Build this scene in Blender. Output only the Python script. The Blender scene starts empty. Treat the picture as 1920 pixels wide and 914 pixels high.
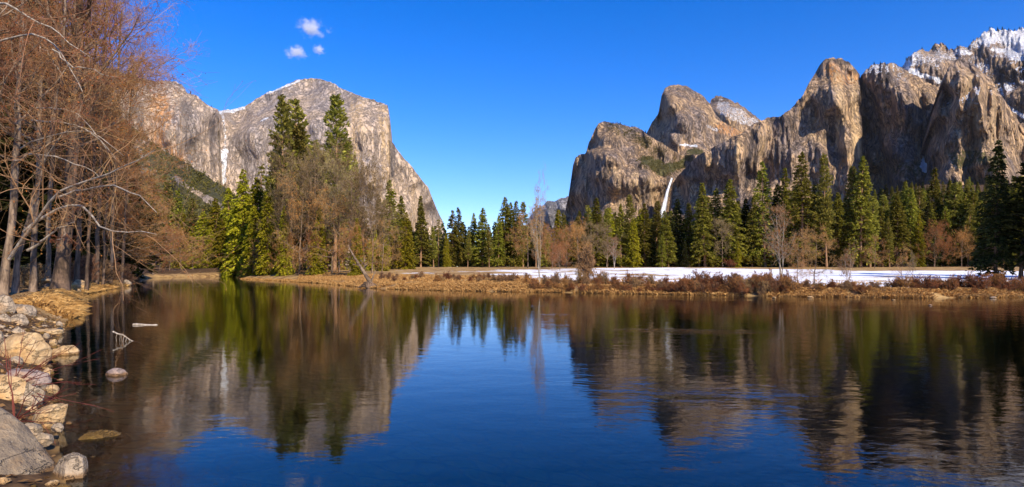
import bpy, math, random
import numpy as np
from mathutils import Vector

# ------------------------------------------------------------------ camera, sky, sun, exposure
C = bpy.context.scene
COL = C.collection
F, CX, HY, H = 1150.0, 960.0, 502.0, 3.0        # focal length and horizon row in photo pixels, eye height in metres
cam_d = bpy.data.cameras.new('camera'); cam = bpy.data.objects.new('camera', cam_d); COL.objects.link(cam)
cam.location = (0, 0, H); cam.rotation_euler = (math.radians(90), 0, 0)
cam_d.sensor_width = 36.0; cam_d.lens = 36.0*F/1920.0; cam_d.shift_y = (HY-457.0)/1920.0
cam_d.clip_start = 0.1; cam_d.clip_end = 60000
C.camera = cam

SUN_AZ, SUN_EL = math.radians(146), math.radians(34)     # clockwise from the view direction
to_sun = Vector((math.sin(SUN_AZ)*math.cos(SUN_EL), math.cos(SUN_AZ)*math.cos(SUN_EL), math.sin(SUN_EL)))
w = bpy.data.worlds.new('World'); C.world = w; w.use_nodes = True
nt = w.node_tree; nt.nodes.clear()
sky = nt.nodes.new('ShaderNodeTexSky'); sky.sky_type = 'NISHITA'; sky.sun_disc = False
sky.sun_elevation = SUN_EL; sky.sun_rotation = SUN_AZ; sky.altitude = 1200; sky.air_density = 1.0; sky.dust_density = 0.15; sky.ozone_density = 4.0
hs = nt.nodes.new('ShaderNodeHueSaturation'); hs.inputs['Saturation'].default_value = 1.38; hs.inputs['Hue'].default_value = 0.512
bg = nt.nodes.new('ShaderNodeBackground'); bg.inputs['Strength'].default_value = 0.15
wo = nt.nodes.new('ShaderNodeOutputWorld')
nt.links.new(sky.outputs[0], hs.inputs['Color']); tint = nt.nodes.new('ShaderNodeMix'); tint.data_type = 'RGBA'; tint.blend_type = 'MULTIPLY'; tint.inputs[0].default_value = 1; tint.inputs[7].default_value = (1.03, .955, 1.08, 1)
nt.links.new(hs.outputs[0], tint.inputs[6]); nt.links.new(tint.outputs[2], bg.inputs['Color']); nt.links.new(bg.outputs[0], wo.inputs['Surface'])
sl = bpy.data.lights.new('sun', 'SUN'); sl.energy = 5.0; sl.angle = math.radians(0.5); sl.color = (1.0, 0.87, 0.68)
so = bpy.data.objects.new('sun', sl); COL.objects.link(so); so.rotation_euler = to_sun.to_track_quat('Z', 'Y').to_euler()
so.location = (300, -300, 300)
C.view_settings.view_transform = 'Standard'; C.view_settings.look = 'None'; C.view_settings.gamma = 1.0
C.view_settings.exposure = 0.45; C.view_settings.use_curve_mapping = False
C.render.engine = 'CYCLES'
C.cycles.use_denoising = True
C.cycles.max_bounces = 8; C.cycles.transparent_max_bounces = 8; C.cycles.diffuse_bounces = 3; C.cycles.glossy_bounces = 3
C.cycles.volume_bounces = 3

# ------------------------------------------------------------------ small maths helpers
rng = np.random.default_rng(7)
random.seed(7)
_T = np.random.default_rng(11).random(65536).astype(np.float64)

def _h(i, j, k):
    return _T[((i*73856093) ^ (j*19349663) ^ (k*83492791)) & 65535]

def vnoise(p):                                   # value noise, p (...,3) -> 0..1
    p = np.asarray(p, float); i = np.floor(p).astype(np.int64); f = p-i; f = f*f*f*(f*(f*6-15)+10)
    x, y, z = i[..., 0], i[..., 1], i[..., 2]; a, b, c = f[..., 0], f[..., 1], f[..., 2]
    def L(u, v, t): return u+(v-u)*t
    return L(L(L(_h(x, y, z), _h(x+1, y, z), a), L(_h(x, y+1, z), _h(x+1, y+1, z), a), b),
             L(L(_h(x, y, z+1), _h(x+1, y, z+1), a), L(_h(x, y+1, z+1), _h(x+1, y+1, z+1), a), b), c)

def fbm(p, o=4, g=0.5):
    s = 0; a = 1; t = 0; p = np.asarray(p, float)
    for q in range(o):
        s = s+a*vnoise(p*(2.03**q)+q*17.3); t += a; a *= g
    return s/t*2-1

def ridged(p, o=4):
    s = 0; a = 1; t = 0; p = np.asarray(p, float)
    for q in range(o):
        s = s+a*(1-np.abs(vnoise(p*(2.03**q)+q*31.7)*2-1)); t += a; a *= 0.5
    return s/t

def cnoise(p, wd=.16):                            # blocky, faceted noise with sharp steps between cells
    p = np.asarray(p, float); i = np.floor(p); f = np.clip((p-i-.5)/(2*wd)+.5, 0, 1)
    tilt = (p-i-.5)
    base = vnoise_raw(i, f)
    return base+.25*(tilt[..., 0]*(_h(*[i[..., q].astype(np.int64) for q in range(3)])-.5))
def vnoise_raw(i, f):
    i = i.astype(np.int64); x, y, z = i[..., 0], i[..., 1], i[..., 2]; a, b, c = f[..., 0], f[..., 1], f[..., 2]
    L = lambda u, v, t: u+(v-u)*t
    return L(L(L(_h(x, y, z), _h(x+1, y, z), a), L(_h(x, y+1, z), _h(x+1, y+1, z), a), b),
             L(L(_h(x, y, z+1), _h(x+1, y, z+1), a), L(_h(x, y+1, z+1), _h(x+1, y+1, z+1), a), b), c)

def P3(*c):
    return np.stack(np.broadcast_arrays(*c), -1)

def sstep(a, b, x):
    t = np.clip((x-a)/(b-a), 0, 1); return t*t*(3-2*t)

def bp(px, py, D):                               # photo direction at ground distance D -> world point
    return np.array([(px-CX)/F*D, D, H+(HY-py)/F*D])

def shore(px, py):
    D = H*F/(py-HY); return ((px-CX)/F*D, D)

# ------------------------------------------------------------------ mesh building
class MB:
    def __init__(s): s.v = []; s.f = []; s.m = []; s.n = 0; s.sm = []
    def add(s, v, f, mat=0, smooth=True):
        v = np.asarray(v, float).reshape(-1, 3); f = np.asarray(f, np.int64)
        s.v.append(v); s.f.append(f+s.n); s.m.append(np.full(len(f), mat)); s.sm.append(np.full(len(f), smooth)); s.n += len(v)
    def mesh(s, name, mats, attrs=None):
        me = bpy.data.meshes.new(name); V = np.concatenate(s.v); me.vertices.add(len(V)); me.vertices.foreach_set('co', V.ravel())
        loops = np.concatenate([f.ravel() for f in s.f]); me.loops.add(len(loops)); me.loops.foreach_set('vertex_index', loops.astype(np.int32))
        cnt = np.concatenate([np.full(len(f), f.shape[1]) for f in s.f]); st = np.concatenate([[0], np.cumsum(cnt)[:-1]])
        me.polygons.add(len(cnt)); me.polygons.foreach_set('loop_start', st.astype(np.int32))
        me.polygons.foreach_set('material_index', np.concatenate(s.m).astype(np.int32))
        me.polygons.foreach_set('use_smooth', np.concatenate(s.sm).astype(bool))
        for m in (mats if isinstance(mats, (list, tuple)) else [mats]): me.materials.append(m)
        if attrs:
            for k, a in attrs.items():
                at = me.attributes.new(k, 'FLOAT', 'POINT'); at.data.foreach_set('value', np.asarray(a, np.float32).ravel())
        me.update(calc_edges=True); me.validate(); return me

def tubes(mb, P, R, s=5, mat=0):                 # P (N,m,3) polylines, R (N,m) radii
    P = np.asarray(P, float); R = np.asarray(R, float); N, m = R.shape
    T = np.gradient(P, axis=1); T /= np.linalg.norm(T, axis=-1, keepdims=True)+1e-9
    md = T.mean(1); ref = np.where(np.abs(md[:, 2:3]) < 0.8, [[0, 0, 1.0]], [[1.0, 0.2, 0]])[:, None, :]
    U = np.cross(T, ref); U /= np.linalg.norm(U, axis=-1, keepdims=True)+1e-9; W = np.cross(T, U)
    a = np.arange(s)*2*math.pi/s
    V = P[:, :, None]+R[:, :, None, None]*(np.cos(a)[:, None]*U[:, :, None]+np.sin(a)[:, None]*W[:, :, None])
    n_ = np.arange(N)[:, None, None]; i_ = np.arange(m-1)[None, :, None]; k_ = np.arange(s)[None, None, :]; k2 = (k_+1) % s
    b = n_*m*s
    f = np.stack(np.broadcast_arrays(b+i_*s+k_, b+i_*s+k2, b+(i_+1)*s+k2, b+(i_+1)*s+k_), -1).reshape(-1, 4)
    mb.add(V, f, mat)

def leaves(mb, Cn, A, S, l, wd, mat=0):          # rhombus faces: centre, long axis, side axis
    A = A/(np.linalg.norm(A, axis=-1, keepdims=True)+1e-9); S = S-A*(S*A).sum(-1, keepdims=True); S /= np.linalg.norm(S, axis=-1, keepdims=True)+1e-9
    l = np.asarray(l)[:, None]*0.5; wd = np.asarray(wd)[:, None]*0.5
    V = np.stack([Cn-A*l, Cn+S*wd+A*l*.15, Cn+A*l, Cn-S*wd+A*l*.15], 1)
    f = (np.arange(len(Cn))*4)[:, None]+np.arange(4)[None]
    mb.add(V, f, mat, False)

def rdir(n, z=None):
    d = rng.normal(size=(n, 3)); return d/np.linalg.norm(d, axis=-1, keepdims=True)

def spawn(P, R, k, ang, lf, m=4, t0=.2, t1=1., up=0., wob=.25, rf=.55, taper=.35, length=None):
    N, M, _ = P.shape
    L = np.linalg.norm(P[:, 1:]-P[:, :-1], axis=-1).sum(1)
    idx = np.repeat(np.arange(N), k); t = (t0+(t1-t0)*rng.random(len(idx)))*(M-1); i = np.minimum(t.astype(int), M-2); f = (t-i)[:, None]
    p = P[idx, i]*(1-f)+P[idx, i+1]*f; T = P[idx, i+1]-P[idx, i]; T /= np.linalg.norm(T, axis=-1, keepdims=True)+1e-9
    r = R[idx, i]*(1-f[:, 0])+R[idx, i+1]*f[:, 0]
    q = rdir(len(idx)); q -= T*(q*T).sum(-1, keepdims=True); q /= np.linalg.norm(q, axis=-1, keepdims=True)+1e-9
    a = ang*(.7+.6*rng.random(len(idx)))[:, None]
    d = T*np.cos(a)+q*np.sin(a)
    ll = (L[idx] if length is None else np.full(len(idx), length))*lf*(.55+.75*rng.random(len(idx)))*(1.25-.6*(t/(M-1)))
    out = np.zeros((len(idx), m, 3)); out[:, 0] = p
    for j in range(1, m):
        d = d+rng.normal(size=d.shape)*wob+np.array([0, 0, up]); d /= np.linalg.norm(d, axis=-1, keepdims=True)+1e-9
        out[:, j] = out[:, j-1]+d*(ll/(m-1))[:, None]
    rr = (r*rf)[:, None]*np.linspace(1, taper, m)[None]
    return out, rr

# ------------------------------------------------------------------ objects
def tag(o, label, cat, group=None, kind=None):
    o['label'] = label
    if cat: o['category'] = cat
    if group: o['group'] = group
    if kind: o['kind'] = kind
    return o
def link(name, me, parent=None):
    o = bpy.data.objects.new(name, me); COL.objects.link(o)
    if parent: o.parent = parent
    return o
def thing(name, label, cat, loc=(0, 0, 0), rz=0, sc=(1, 1, 1), group=None):
    o = bpy.data.objects.new(name, None); COL.objects.link(o); o.location = loc; o.rotation_euler = (0, 0, rz); o.scale = sc
    o.empty_display_size = 0.5
    return tag(o, label, cat, group)

# ------------------------------------------------------------------ materials
class NT:
    def __init__(s, name):
        s.m = bpy.data.materials.new(name); s.m.use_nodes = True; s.t = s.m.node_tree; s.t.nodes.clear(); s.out = s.t.nodes.new('ShaderNodeOutputMaterial')
    def n(s, typ, **kw):
        x = s.t.nodes.new('ShaderNode'+typ)
        for k, v in kw.items():
            if k.startswith('i_'):
                x.inputs[k[2:].replace('_', ' ')].default_value = v
            else: setattr(x, k, v)
        return x
    def l(s, a, b): s.t.links.new(a, b)
    def mix(s, fac, a, b, mode='MIX'):
        x = s.t.nodes.new('ShaderNodeMix'); x.data_type = 'RGBA'; x.blend_type = mode
        for v, i in ((fac, 0), (a, 6), (b, 7)):
            if isinstance(v, (int, float)): x.inputs[i].default_value = v
            elif isinstance(v, tuple): x.inputs[i].default_value = (*v, 1)
            else: s.l(v, x.inputs[i])
        return x.outputs[2]
    def math(s, op, a, b=None, clamp=False):
        x = s.t.nodes.new('ShaderNodeMath'); x.operation = op; x.use_clamp = clamp
        for v, i in ((a, 0), (b, 1)):
            if v is None: continue
            if isinstance(v, (int, float)): x.inputs[i].default_value = v
            else: s.l(v, x.inputs[i])
        return x.outputs[0]
    def ramp(s, fac, a, b, lo=0., hi=1.):
        x = s.t.nodes.new('ShaderNodeMapRange'); x.interpolation_type = 'SMOOTHSTEP'; s.l(fac, x.inputs[0])
        x.inputs[1].default_value = a; x.inputs[2].default_value = b; x.inputs[3].default_value = lo; x.inputs[4].default_value = hi
        return x.outputs[0]
    def noise(s, scale, vec=None, detail=4, rough=.55, sc=None):
        x = s.t.nodes.new('ShaderNodeTexNoise'); x.inputs['Scale'].default_value = scale; x.inputs['Detail'].default_value = detail; x.inputs['Roughness'].default_value = rough
        if vec is None: vec = s.pos()
        if sc:
            mp = s.t.nodes.new('ShaderNodeMapping'); mp.inputs['Scale'].default_value = sc; s.l(vec, mp.inputs[0]); vec = mp.outputs[0]
        s.l(vec, x.inputs['Vector']); return x.outputs[0]
    def pos(s): return s.n('NewGeometry').outputs['Position']
    def obj(s): return s.n('TexCoord').outputs['Object']
    def attr(s, name): return s.n('Attribute', attribute_name=name).outputs['Fac']
    def bump(s, h, dist, strength=1.):
        b = s.n('Bump'); b.inputs['Distance'].default_value = dist; b.inputs['Strength'].default_value = strength; s.l(h, b.inputs['Height']); return b.outputs[0]
    def principled(s, col, rough=.9, normal=None, spec=.2):
        p = s.n('BsdfPrincipled'); p.inputs['Roughness'].default_value = rough; p.inputs['Specular IOR Level'].default_value = spec
        if isinstance(col, tuple): p.inputs['Base Color'].default_value = (*col, 1)
        else: s.l(col, p.inputs['Base Color'])
        if normal: s.l(normal, p.inputs['Normal'])
        s.l(p.outputs[0], s.out.inputs['Surface']); return p

def mat_rock(name, gray, tan, dark, k=1.0, ct=1., snowcol=(.80, .82, .86)):
    M = NT(name)
    st = M.noise(1/38., sc=(1*k, 1*k, .09*k), detail=6, rough=.62)         # vertical water streaks
    st2 = M.noise(1/11., sc=(1*k, 1*k, .06*k), detail=5, rough=.6)
    bl = M.noise(1/170., sc=(k, k, .55*k), detail=5)
    fine = M.noise(1/7., sc=(k, k, k*.6), detail=8, rough=.7)
    c = M.mix(M.ramp(bl, .38, .62), gray, tan)
    c = M.mix(M.math('MULTIPLY', M.ramp(st, .46, .66), .75), c, tan)
    c = M.mix(M.math('MULTIPLY', M.ramp(st2, .50, .62), .72*ct), c, dark)
    c = M.mix(M.math('MULTIPLY', M.ramp(st, .44, .34), .6), c, dark)
    c = M.mix(M.ramp(fine, .42, .68, 0, .65), c, (gray[0]*1.75, gray[1]*1.65, gray[2]*1.55))
    c = M.mix(M.ramp(M.noise(1/16., sc=(k, k, k*.5), detail=6, rough=.7), .54, .62, 0, .8*ct), c, dark)
    ck = None
    for sz, zz, w_, am in ((60., .22, .035, .75), (24., .4, .05, .6)):
        cn = M.noise(1/sz, sc=(k, k, zz*k), detail=5, rough=.6); ln = M.ramp(M.math('ABSOLUTE', M.math('SUBTRACT', cn, .5)), 0., w_)
        ck = ln if ck is None else M.math('MULTIPLY', ck, ln); c = M.mix(M.math('MULTIPLY', M.math('SUBTRACT', 1., ln), am*ct), c, (dark[0]*.7, dark[1]*.7, dark[2]*.7))
    o = M.attr('orange'); on = M.noise(1/14., sc=(k, k, .25*k), detail=6)
    c = M.mix(M.math('MULTIPLY', o, M.ramp(on, .38, .58)), c, (.62, .27, .07))
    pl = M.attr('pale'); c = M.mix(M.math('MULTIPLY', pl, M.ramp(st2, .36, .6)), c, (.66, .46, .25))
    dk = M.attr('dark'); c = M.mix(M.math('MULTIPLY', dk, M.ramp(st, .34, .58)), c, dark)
    vg = M.attr('veg'); vn = M.noise(1/13., detail=5, rough=.7)
    c = M.mix(M.math('MULTIPLY', M.ramp(M.math('ADD', vg, M.math('MULTIPLY', vn, 1.2)), 1.0, 1.2), .92), c, M.mix(M.noise(1/30.), (.045, .055, .015), (.13, .115, .035)))
    sn = M.attr('snow'); nn = M.noise(1/9., detail=6, rough=.7)
    sf = M.ramp(M.math('ADD', sn, M.math('MULTIPLY', nn, 1.0)), .98, 1.08)
    c = M.mix(sf, c, snowcol)
    hgt = M.math('ADD', M.math('MULTIPLY', st2, .6), M.math('ADD', M.math('MULTIPLY', fine, .9), M.math('MULTIPLY', ck, .9)))
    M.principled(c, .9, M.bump(hgt, 9.0/k*(.4+.6*ct), 1.), .15)
    return M.m

def mat_leaf(name, a, b, tr=.38):
    M = NT(name); g = M.n('NewGeometry'); oi = M.n('ObjectInfo')
    c = M.mix(g.outputs['Random Per Island'], a, b)
    h = M.n('HueSaturation'); M.l(c, h.inputs['Color']); M.l(M.ramp(oi.outputs['Random'], 0, 1, .72, 1.28), h.inputs['Value'])
    M.l(M.math('ADD', M.math('MULTIPLY', oi.outputs['Random'], .035), .4825), h.inputs['Hue'])
    d = M.n('BsdfDiffuse'); t = M.n('BsdfTranslucent'); mx = M.n('MixShader'); mx.inputs[0].default_value = tr
    M.l(h.outputs[0], d.inputs[0]); M.l(h.outputs[0], t.inputs[0]); M.l(d.outputs[0], mx.inputs[1]); M.l(t.outputs[0], mx.inputs[2]); M.l(mx.outputs[0], M.out.inputs[0])
    return M.m

def mat_bark(name, a, b, sc=3.0):
    M = NT(name); n = M.noise(sc, M.obj(), 6, .65, sc=(1, 1, .25)); n2 = M.noise(sc*4, M.obj(), 4, .6, sc=(1, 1, .3))
    M.principled(M.mix(M.ramp(n, .35, .65), a, b), .95, M.bump(M.math('ADD', n, n2), .06, .8), .1)
    return M.m

def mat_stone(name, a, b, stain=(.42, .22, .08), wet=True):
    M = NT(name); ob = M.obj()
    n = M.noise(2.2, ob, 8, .65); s = M.noise(.9, ob, 5, .6); sp = M.noise(28, ob, 3, .7); v = M.noise(1.3, ob, 6, .6, sc=(1.6, .5, 2.2))
    c = M.mix(M.ramp(n, .3, .7), a, b)
    c = M.mix(M.math('MULTIPLY', M.ramp(s, .5, .68), .55), c, stain)
    c = M.mix(M.math('MULTIPLY', M.ramp(v, .54, .64), .5), c, (.10, .08, .06))
    c = M.mix(M.ramp(sp, .60, .72, 0, .5), c, (.10, .09, .08))
    c = M.mix(M.ramp(sp, .36, .28, 0, .5), c, (.62, .58, .5))
    fr_ = M.noise(.75, ob, 6, .6, sc=(1.3, .6, 1.9)); fl = M.ramp(M.math('ABSOLUTE', M.math('SUBTRACT', fr_, .5)), 0., .012); c = M.mix(M.math('MULTIPLY', M.math('SUBTRACT', 1., fl), .2), c, (.06, .045, .035))
    if wet:
        z = M.n('SeparateXYZ'); M.l(M.pos(), z.inputs[0])
        band = M.ramp(M.math('ADD', z.outputs[2], M.math('MULTIPLY', n, .08)), .14, .07)
        c = M.mix(M.math('MULTIPLY', band, .8), c, (.17, .085, .025))
    M.principled(c, .85, M.bump(M.math('ADD', M.math('MULTIPLY', n, 1.), M.math('ADD', M.math('MULTIPLY', sp, .12), M.math('MULTIPLY', fl, .25))), .16, 1.), .2)
    return M.m

MAT = {}
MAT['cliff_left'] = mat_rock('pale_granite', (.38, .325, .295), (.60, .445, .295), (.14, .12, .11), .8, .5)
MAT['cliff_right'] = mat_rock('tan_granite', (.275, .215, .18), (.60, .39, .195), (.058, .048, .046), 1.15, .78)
MAT['cliff_far'] = mat_rock('grey_granite', (.30, .29, .29), (.36, .32, .29), (.19, .18, .18), .3)
MAT['needles_dark'] = mat_leaf('dark_needles', (.09, .10, .014), (.36, .32, .045))
MAT['needles_pine'] = mat_leaf('pine_needles', (.11, .118, .022), (.42, .36, .07))
MAT['needles_bright'] = mat_leaf('bright_cedar_sprays', (.17, .175, .010), (.50, .42, .03))
MAT['needles_shade'] = mat_leaf('shaded_needles', (.02, .027, .01), (.075, .078, .022))  # shaded twin of the needles, the shade put into their colour
MAT['bark_pine'] = mat_bark('pine_bark', (.22, .12, .065), (.38, .23, .13))
MAT['bark_grey'] = mat_bark('grey_bark', (.07, .046, .031), (.30, .215, .145), 2.0)
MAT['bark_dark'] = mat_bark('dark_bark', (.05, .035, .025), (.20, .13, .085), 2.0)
MAT['bark_white'] = mat_bark('pale_bark', (.25, .20, .15), (.52, .44, .34))
MAT['twig_brown'] = mat_leaf('brown_twigs', (.21, .115, .06), (.50, .285, .145), .1)
MAT['twig_grey'] = mat_leaf('grey_twigs', (.26, .185, .11), (.46, .345, .205), .1)
MAT['twig_rust'] = mat_leaf('rust_buds', (.27, .085, .022), (.52, .20, .055), .2)
MAT['twig_olive'] = mat_leaf('olive_buds', (.16, .12, .035), (.30, .22, .06), .2)
MAT['twig_red'] = mat_leaf('red_willow_stems', (.21, .07, .028), (.48, .21, .08), .1)
MAT['stem_red'] = mat_leaf('dark_red_stems', (.13, .03, .025), (.20, .055, .045), .1)
MAT['grass'] = mat_leaf('dry_grass', (.44, .24, .07), (.78, .50, .18), .3)
MAT['stone_tan'] = mat_stone('tan_boulder', (.38, .23, .10), (.64, .46, .25), (.58, .28, .06))
MAT['stone_grey'] = mat_stone('grey_boulder', (.24, .185, .13), (.52, .405, .275))
MAT['stone_pink'] = mat_stone('pinkish_boulder', (.25, .175, .145), (.43, .33, .27))
MAT['stone_big'] = mat_stone('weathered_boulder', (.17, .13, .09), (.40, .305, .195), (.36, .19, .06))
MAT['stone_wet'] = mat_stone('algae_boulder', (.09, .05, .012), (.20, .115, .03), (.16, .11, .015), False)

# ------------------------------------------------------------------ ground sheet with the river cut into it
LB = [(-3, -60), (-4, -8), (-5.2, 4)] + [shore(*p) for p in ((128, 914), (112, 830), (103, 760), (97, 690), (118, 615), (146, 580), (152, 553), (237, 537), (250, 525), (300, 521), (380, 519.4), (440, 518.4))]
RB = [(-70, 205), (-63, 190)] + [shore(*p) for p in ((447, 523), (470, 524.5), (520, 527), (600, 531.5), (660, 537), (700, 541), (760, 543.5), (860, 546), (930, 547), (1000, 548), (1100, 550), (1300, 553.5), (1450, 556), (1600, 558), (1750, 559.5), (1860, 558.5), (1930, 557))] + [(95, 66), (260, 90), (600, 70), (600, -60)]
POLY = np.array(LB+RB)
def river_d(x, y):                               # signed distance to the river's edge, positive on land
    x = np.asarray(x, float); y = np.asarray(y, float); sh = x.shape; p = np.stack([x.ravel(), y.ravel()], -1)
    best = np.full(len(p), 1e9); ins = np.zeros(len(p), bool)
    A = POLY; B = np.roll(POLY, -1, 0)
    for a, b in zip(A, B):
        e = b-a; t = np.clip(((p-a)@e)/(e@e), 0, 1); d = np.hypot(*(p-a-t[:, None]*e).T); best = np.minimum(best, d)
        c = ((a[1] > p[:, 1]) != (b[1] > p[:, 1])); xx = a[0]+(p[:, 1]-a[1])/(b[1]-a[1]+1e-12)*e[0]; ins ^= c & (p[:, 0] < xx)
    return np.where(ins, -best, best).reshape(sh)
def ground_z(x, y, d=None):
    x = np.asarray(x, float); y = np.asarray(y, float)
    if d is None: d = river_d(x, y)
    pxl = x/np.maximum(y, 1)*F+CX
    wob = 1.6*fbm(P3(x/7., y/7., x*0), 3)+.5*fbm(P3(x/1.7, y/1.7, x*0), 2)
    dd = d+wob*sstep(0, 2.5, np.abs(d))*np.where(d > 0, .6, .0)
    left = sstep(430, 330, pxl)*(y > 1)
    mead = .62*sstep(0, 2.6, dd)+np.clip((y-66)/165., 0, 1.02)*2.55*sstep(.5, 14, d)
    side = .75*sstep(0, 2.2, dd)+1.35*sstep(2, 13, dd)+.5*sstep(10, 60, dd)
    side = side*sstep(8, 26, y)*1.0+(1-sstep(8, 26, y))*(.35*sstep(0, 1.2, dd)+1.1*sstep(1, 9, dd))
    z = mead*(1-left)+side*left
    z = z+.12*fbm(P3(x/5., y/5., x*0+3), 4)*sstep(1, 8, d)+1.2*fbm(P3(x/90., y/90., x*0+9), 3)*sstep(260, 420, np.hypot(x, y))
    # wooded slope climbing towards the right-hand cliffs
    z = z+sstep(1330, 1760, pxl)*(.0*y+np.clip(y-300, 0, 1400)*.165)*(y > 0)
    z = z+sstep(420, 250, pxl)*np.clip(y-260, 0, 900)*.12*(y > 0)
    bed = -.06-np.minimum(2.3, .13*np.abs(d)**1.1)+.16*fbm(P3(x/1.1, y/1.1, x*0), 4)*sstep(.3, 3, np.abs(d))
    return np.where(d > 0, z, bed)
gz = lambda x, y: float(ground_z(np.array([x]), np.array([y]))[0])

def snow_field(x, y):
    pxl = x/np.maximum(y, 1)*F+CX
    s = sstep(840, 950, pxl)*sstep(2100, 1950, pxl)
    near = np.interp(pxl, [800, 900, 1000, 1100, 1280, 1480, 1560, 1750, 1900], [120, 104, 96, 88, 80, 76, 67.5, 67.5, 70])
    far = np.interp(pxl, [850, 1000, 1100, 1250, 1480, 1600, 1900], [165, 185, 205, 218, 190, 165, 160])
    m = s*sstep(-5, 5, y-near)*sstep(8, -8, y-far)
    m = np.maximum(m, .50*sstep(690, 780, pxl)*sstep(960, 860, pxl)*sstep(118, 126, y)*sstep(165, 150, y))
    return m*(y > 0)*(.50+.19*sstep(980, 1300, pxl))

na = np.concatenate([np.linspace(-math.pi, -.86, 90, endpoint=False), np.linspace(-.86, .86, 760), np.linspace(.86, math.pi, 90)[1:]])
nr = np.concatenate([np.geomspace(1.2, 55, 170, endpoint=False), np.geomspace(55, 270, 250, endpoint=False), np.geomspace(270, 14000, 110)])
A_, R_ = np.meshgrid(na, nr, indexing='ij'); X_ = np.sin(A_)*R_; Y_ = np.cos(A_)*R_
D_ = river_d(X_, Y_); Z_ = ground_z(X_, Y_, D_)
I_ = np.arange(len(na)*len(nr)).reshape(len(na), len(nr))
fq = np.stack([I_[:-1, :-1], I_[1:, :-1], I_[1:, 1:], I_[:-1, 1:]], -1).reshape(-1, 4)
mb = MB(); mb.add(np.stack([X_, Y_, Z_], -1), fq[:, ::-1])
M = NT('ground_soil')
g1 = M.noise(.35, detail=6); g2 = M.noise(3.0, detail=5, rough=.7); g3 = M.noise(.06, detail=3)
c = M.mix(M.ramp(g2, .3, .7), (.34, .20, .075), (.52, .35, .15)); c = M.mix(M.ramp(g1, .45, .62), c, (.20, .115, .05))
c = M.mix(M.attr('litter'), c, M.mix(M.ramp(g2, .35, .65), (.035, .022, .014), (.13, .075, .036)))  # dark soil; its deep tone also paints shadow between the near boulders
vo = M.n('TexVoronoi', feature='F1'); vo.inputs['Scale'].default_value = 1.3; vo.inputs['Randomness'].default_value = 1.; M.l(M.pos(), vo.inputs['Vector'])
ve = M.n('TexVoronoi', feature='DISTANCE_TO_EDGE'); ve.inputs['Scale'].default_value = 1.3; M.l(M.pos(), ve.inputs['Vector'])
cob = M.mix(vo.outputs['Color'], (.16, .085, .025), (.52, .32, .11)); cob = M.mix(M.ramp(g3, .5, .62, 0, .6), cob, (.26, .20, .03)); cob = M.mix(M.ramp(ve.outputs['Distance'], .0, .12, .85, 0.), cob, (.02, .014, .008)); cob = M.mix(M.ramp(g2, .45, .7, 0, .6), cob, (.07, .04, .014))
c = M.mix(M.attr('bed'), c, cob)
sf = M.ramp(M.math('ADD', M.attr('snow'), M.math('MULTIPLY', M.math('ADD', M.math('MULTIPLY', M.math('SUBTRACT', g3, .5), 1.5), M.math('SUBTRACT', M.math('ADD', g1, M.math('MULTIPLY', g2, .5)), .75)), 1.15)), .40, .50)
c = M.mix(sf, c, (.84, .86, .90))
M.principled(c, .95, M.bump(M.math('ADD', g1, M.math('MULTIPLY', g2, .5)), .12, .6), .1)
pxg = X_/np.maximum(Y_, 1)*F+CX
lit = np.maximum(np.maximum(sstep(3, 7, D_), sstep(38, 28, Y_))*sstep(520, 440, pxg), sstep(232, 242, Y_))
ground = link('ground', mb.mesh('ground', M.m, dict(snow=snow_field(X_, Y_)*(D_ > 0), litter=lit, bed=sstep(.25, -.15, D_))))
tag(ground, 'valley floor of dry grass, snow patches and gravelly river bed', 'ground', kind='structure')

# ------------------------------------------------------------------ water
xs = np.linspace(-220, 620, 60); ys = np.linspace(-60, 240, 40); XX, YY = np.meshgrid(xs, ys, indexing='ij'); II = np.arange(XX.size).reshape(XX.shape)
mb = MB(); mb.add(np.stack([XX, YY, XX*0], -1), np.stack([II[:-1, :-1], II[1:, :-1], II[1:, 1:], II[:-1, 1:]], -1).reshape(-1, 4))
M = NT('river_water')
p = M.pos()
w1 = M.noise(1.1, p, 3, .5, sc=(.75, 1.25, 1)); w2 = M.noise(4.5, p, 3, .55, sc=(.7, 1.2, 1)); w3 = M.noise(.16, p, 3, .5, sc=(1, 1.6, 1)); w4 = M.noise(.045, p, 4, .6, sc=(.8, 2.2, 1))
sx = M.n('SeparateXYZ'); M.l(p, sx.inputs[0])
# riffles: rougher water on the right-hand side and in wandering bands
rif = M.math('MULTIPLY', M.ramp(M.math('DIVIDE', sx.outputs[0], M.math('MAXIMUM', sx.outputs[1], 4.)), -.02, .22), 1.)
band = M.ramp(w4, .54, .66)
amp = M.math('ADD', .20, M.math('ADD', M.math('MULTIPLY', rif, .22), M.math('MULTIPLY', M.math('MULTIPLY', band, M.math('ADD', rif, .2)), 1.1)))
hh = M.math('MULTIPLY', M.math('SUBTRACT', M.math('ADD', M.math('MULTIPLY', w1, 1.), M.math('ADD', M.math('MULTIPLY', w2, .30), M.math('MULTIPLY', w3, 1.6))), 1.45), amp)
nrm = M.bump(hh, .027, 1.)
fr = M.n('Fresnel'); fr.inputs[0].default_value = 1.33; M.l(nrm, fr.inputs['Normal'])
gl = M.n('BsdfGlossy'); gl.inputs['Roughness'].default_value = .015; M.l(nrm, gl.inputs['Normal']); gl.inputs[0].default_value = (1, 1, 1, 1)
tp = M.n('BsdfTransparent'); tp.inputs[0].default_value = (.86, .78, .62, 1)
mx = M.n('MixShader'); M.l(fr.outputs[0], mx.inputs[0]); M.l(tp.outputs[0], mx.inputs[1]); M.l(gl.outputs[0], mx.inputs[2]); M.l(mx.outputs[0], M.out.inputs['Surface'])
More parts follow.
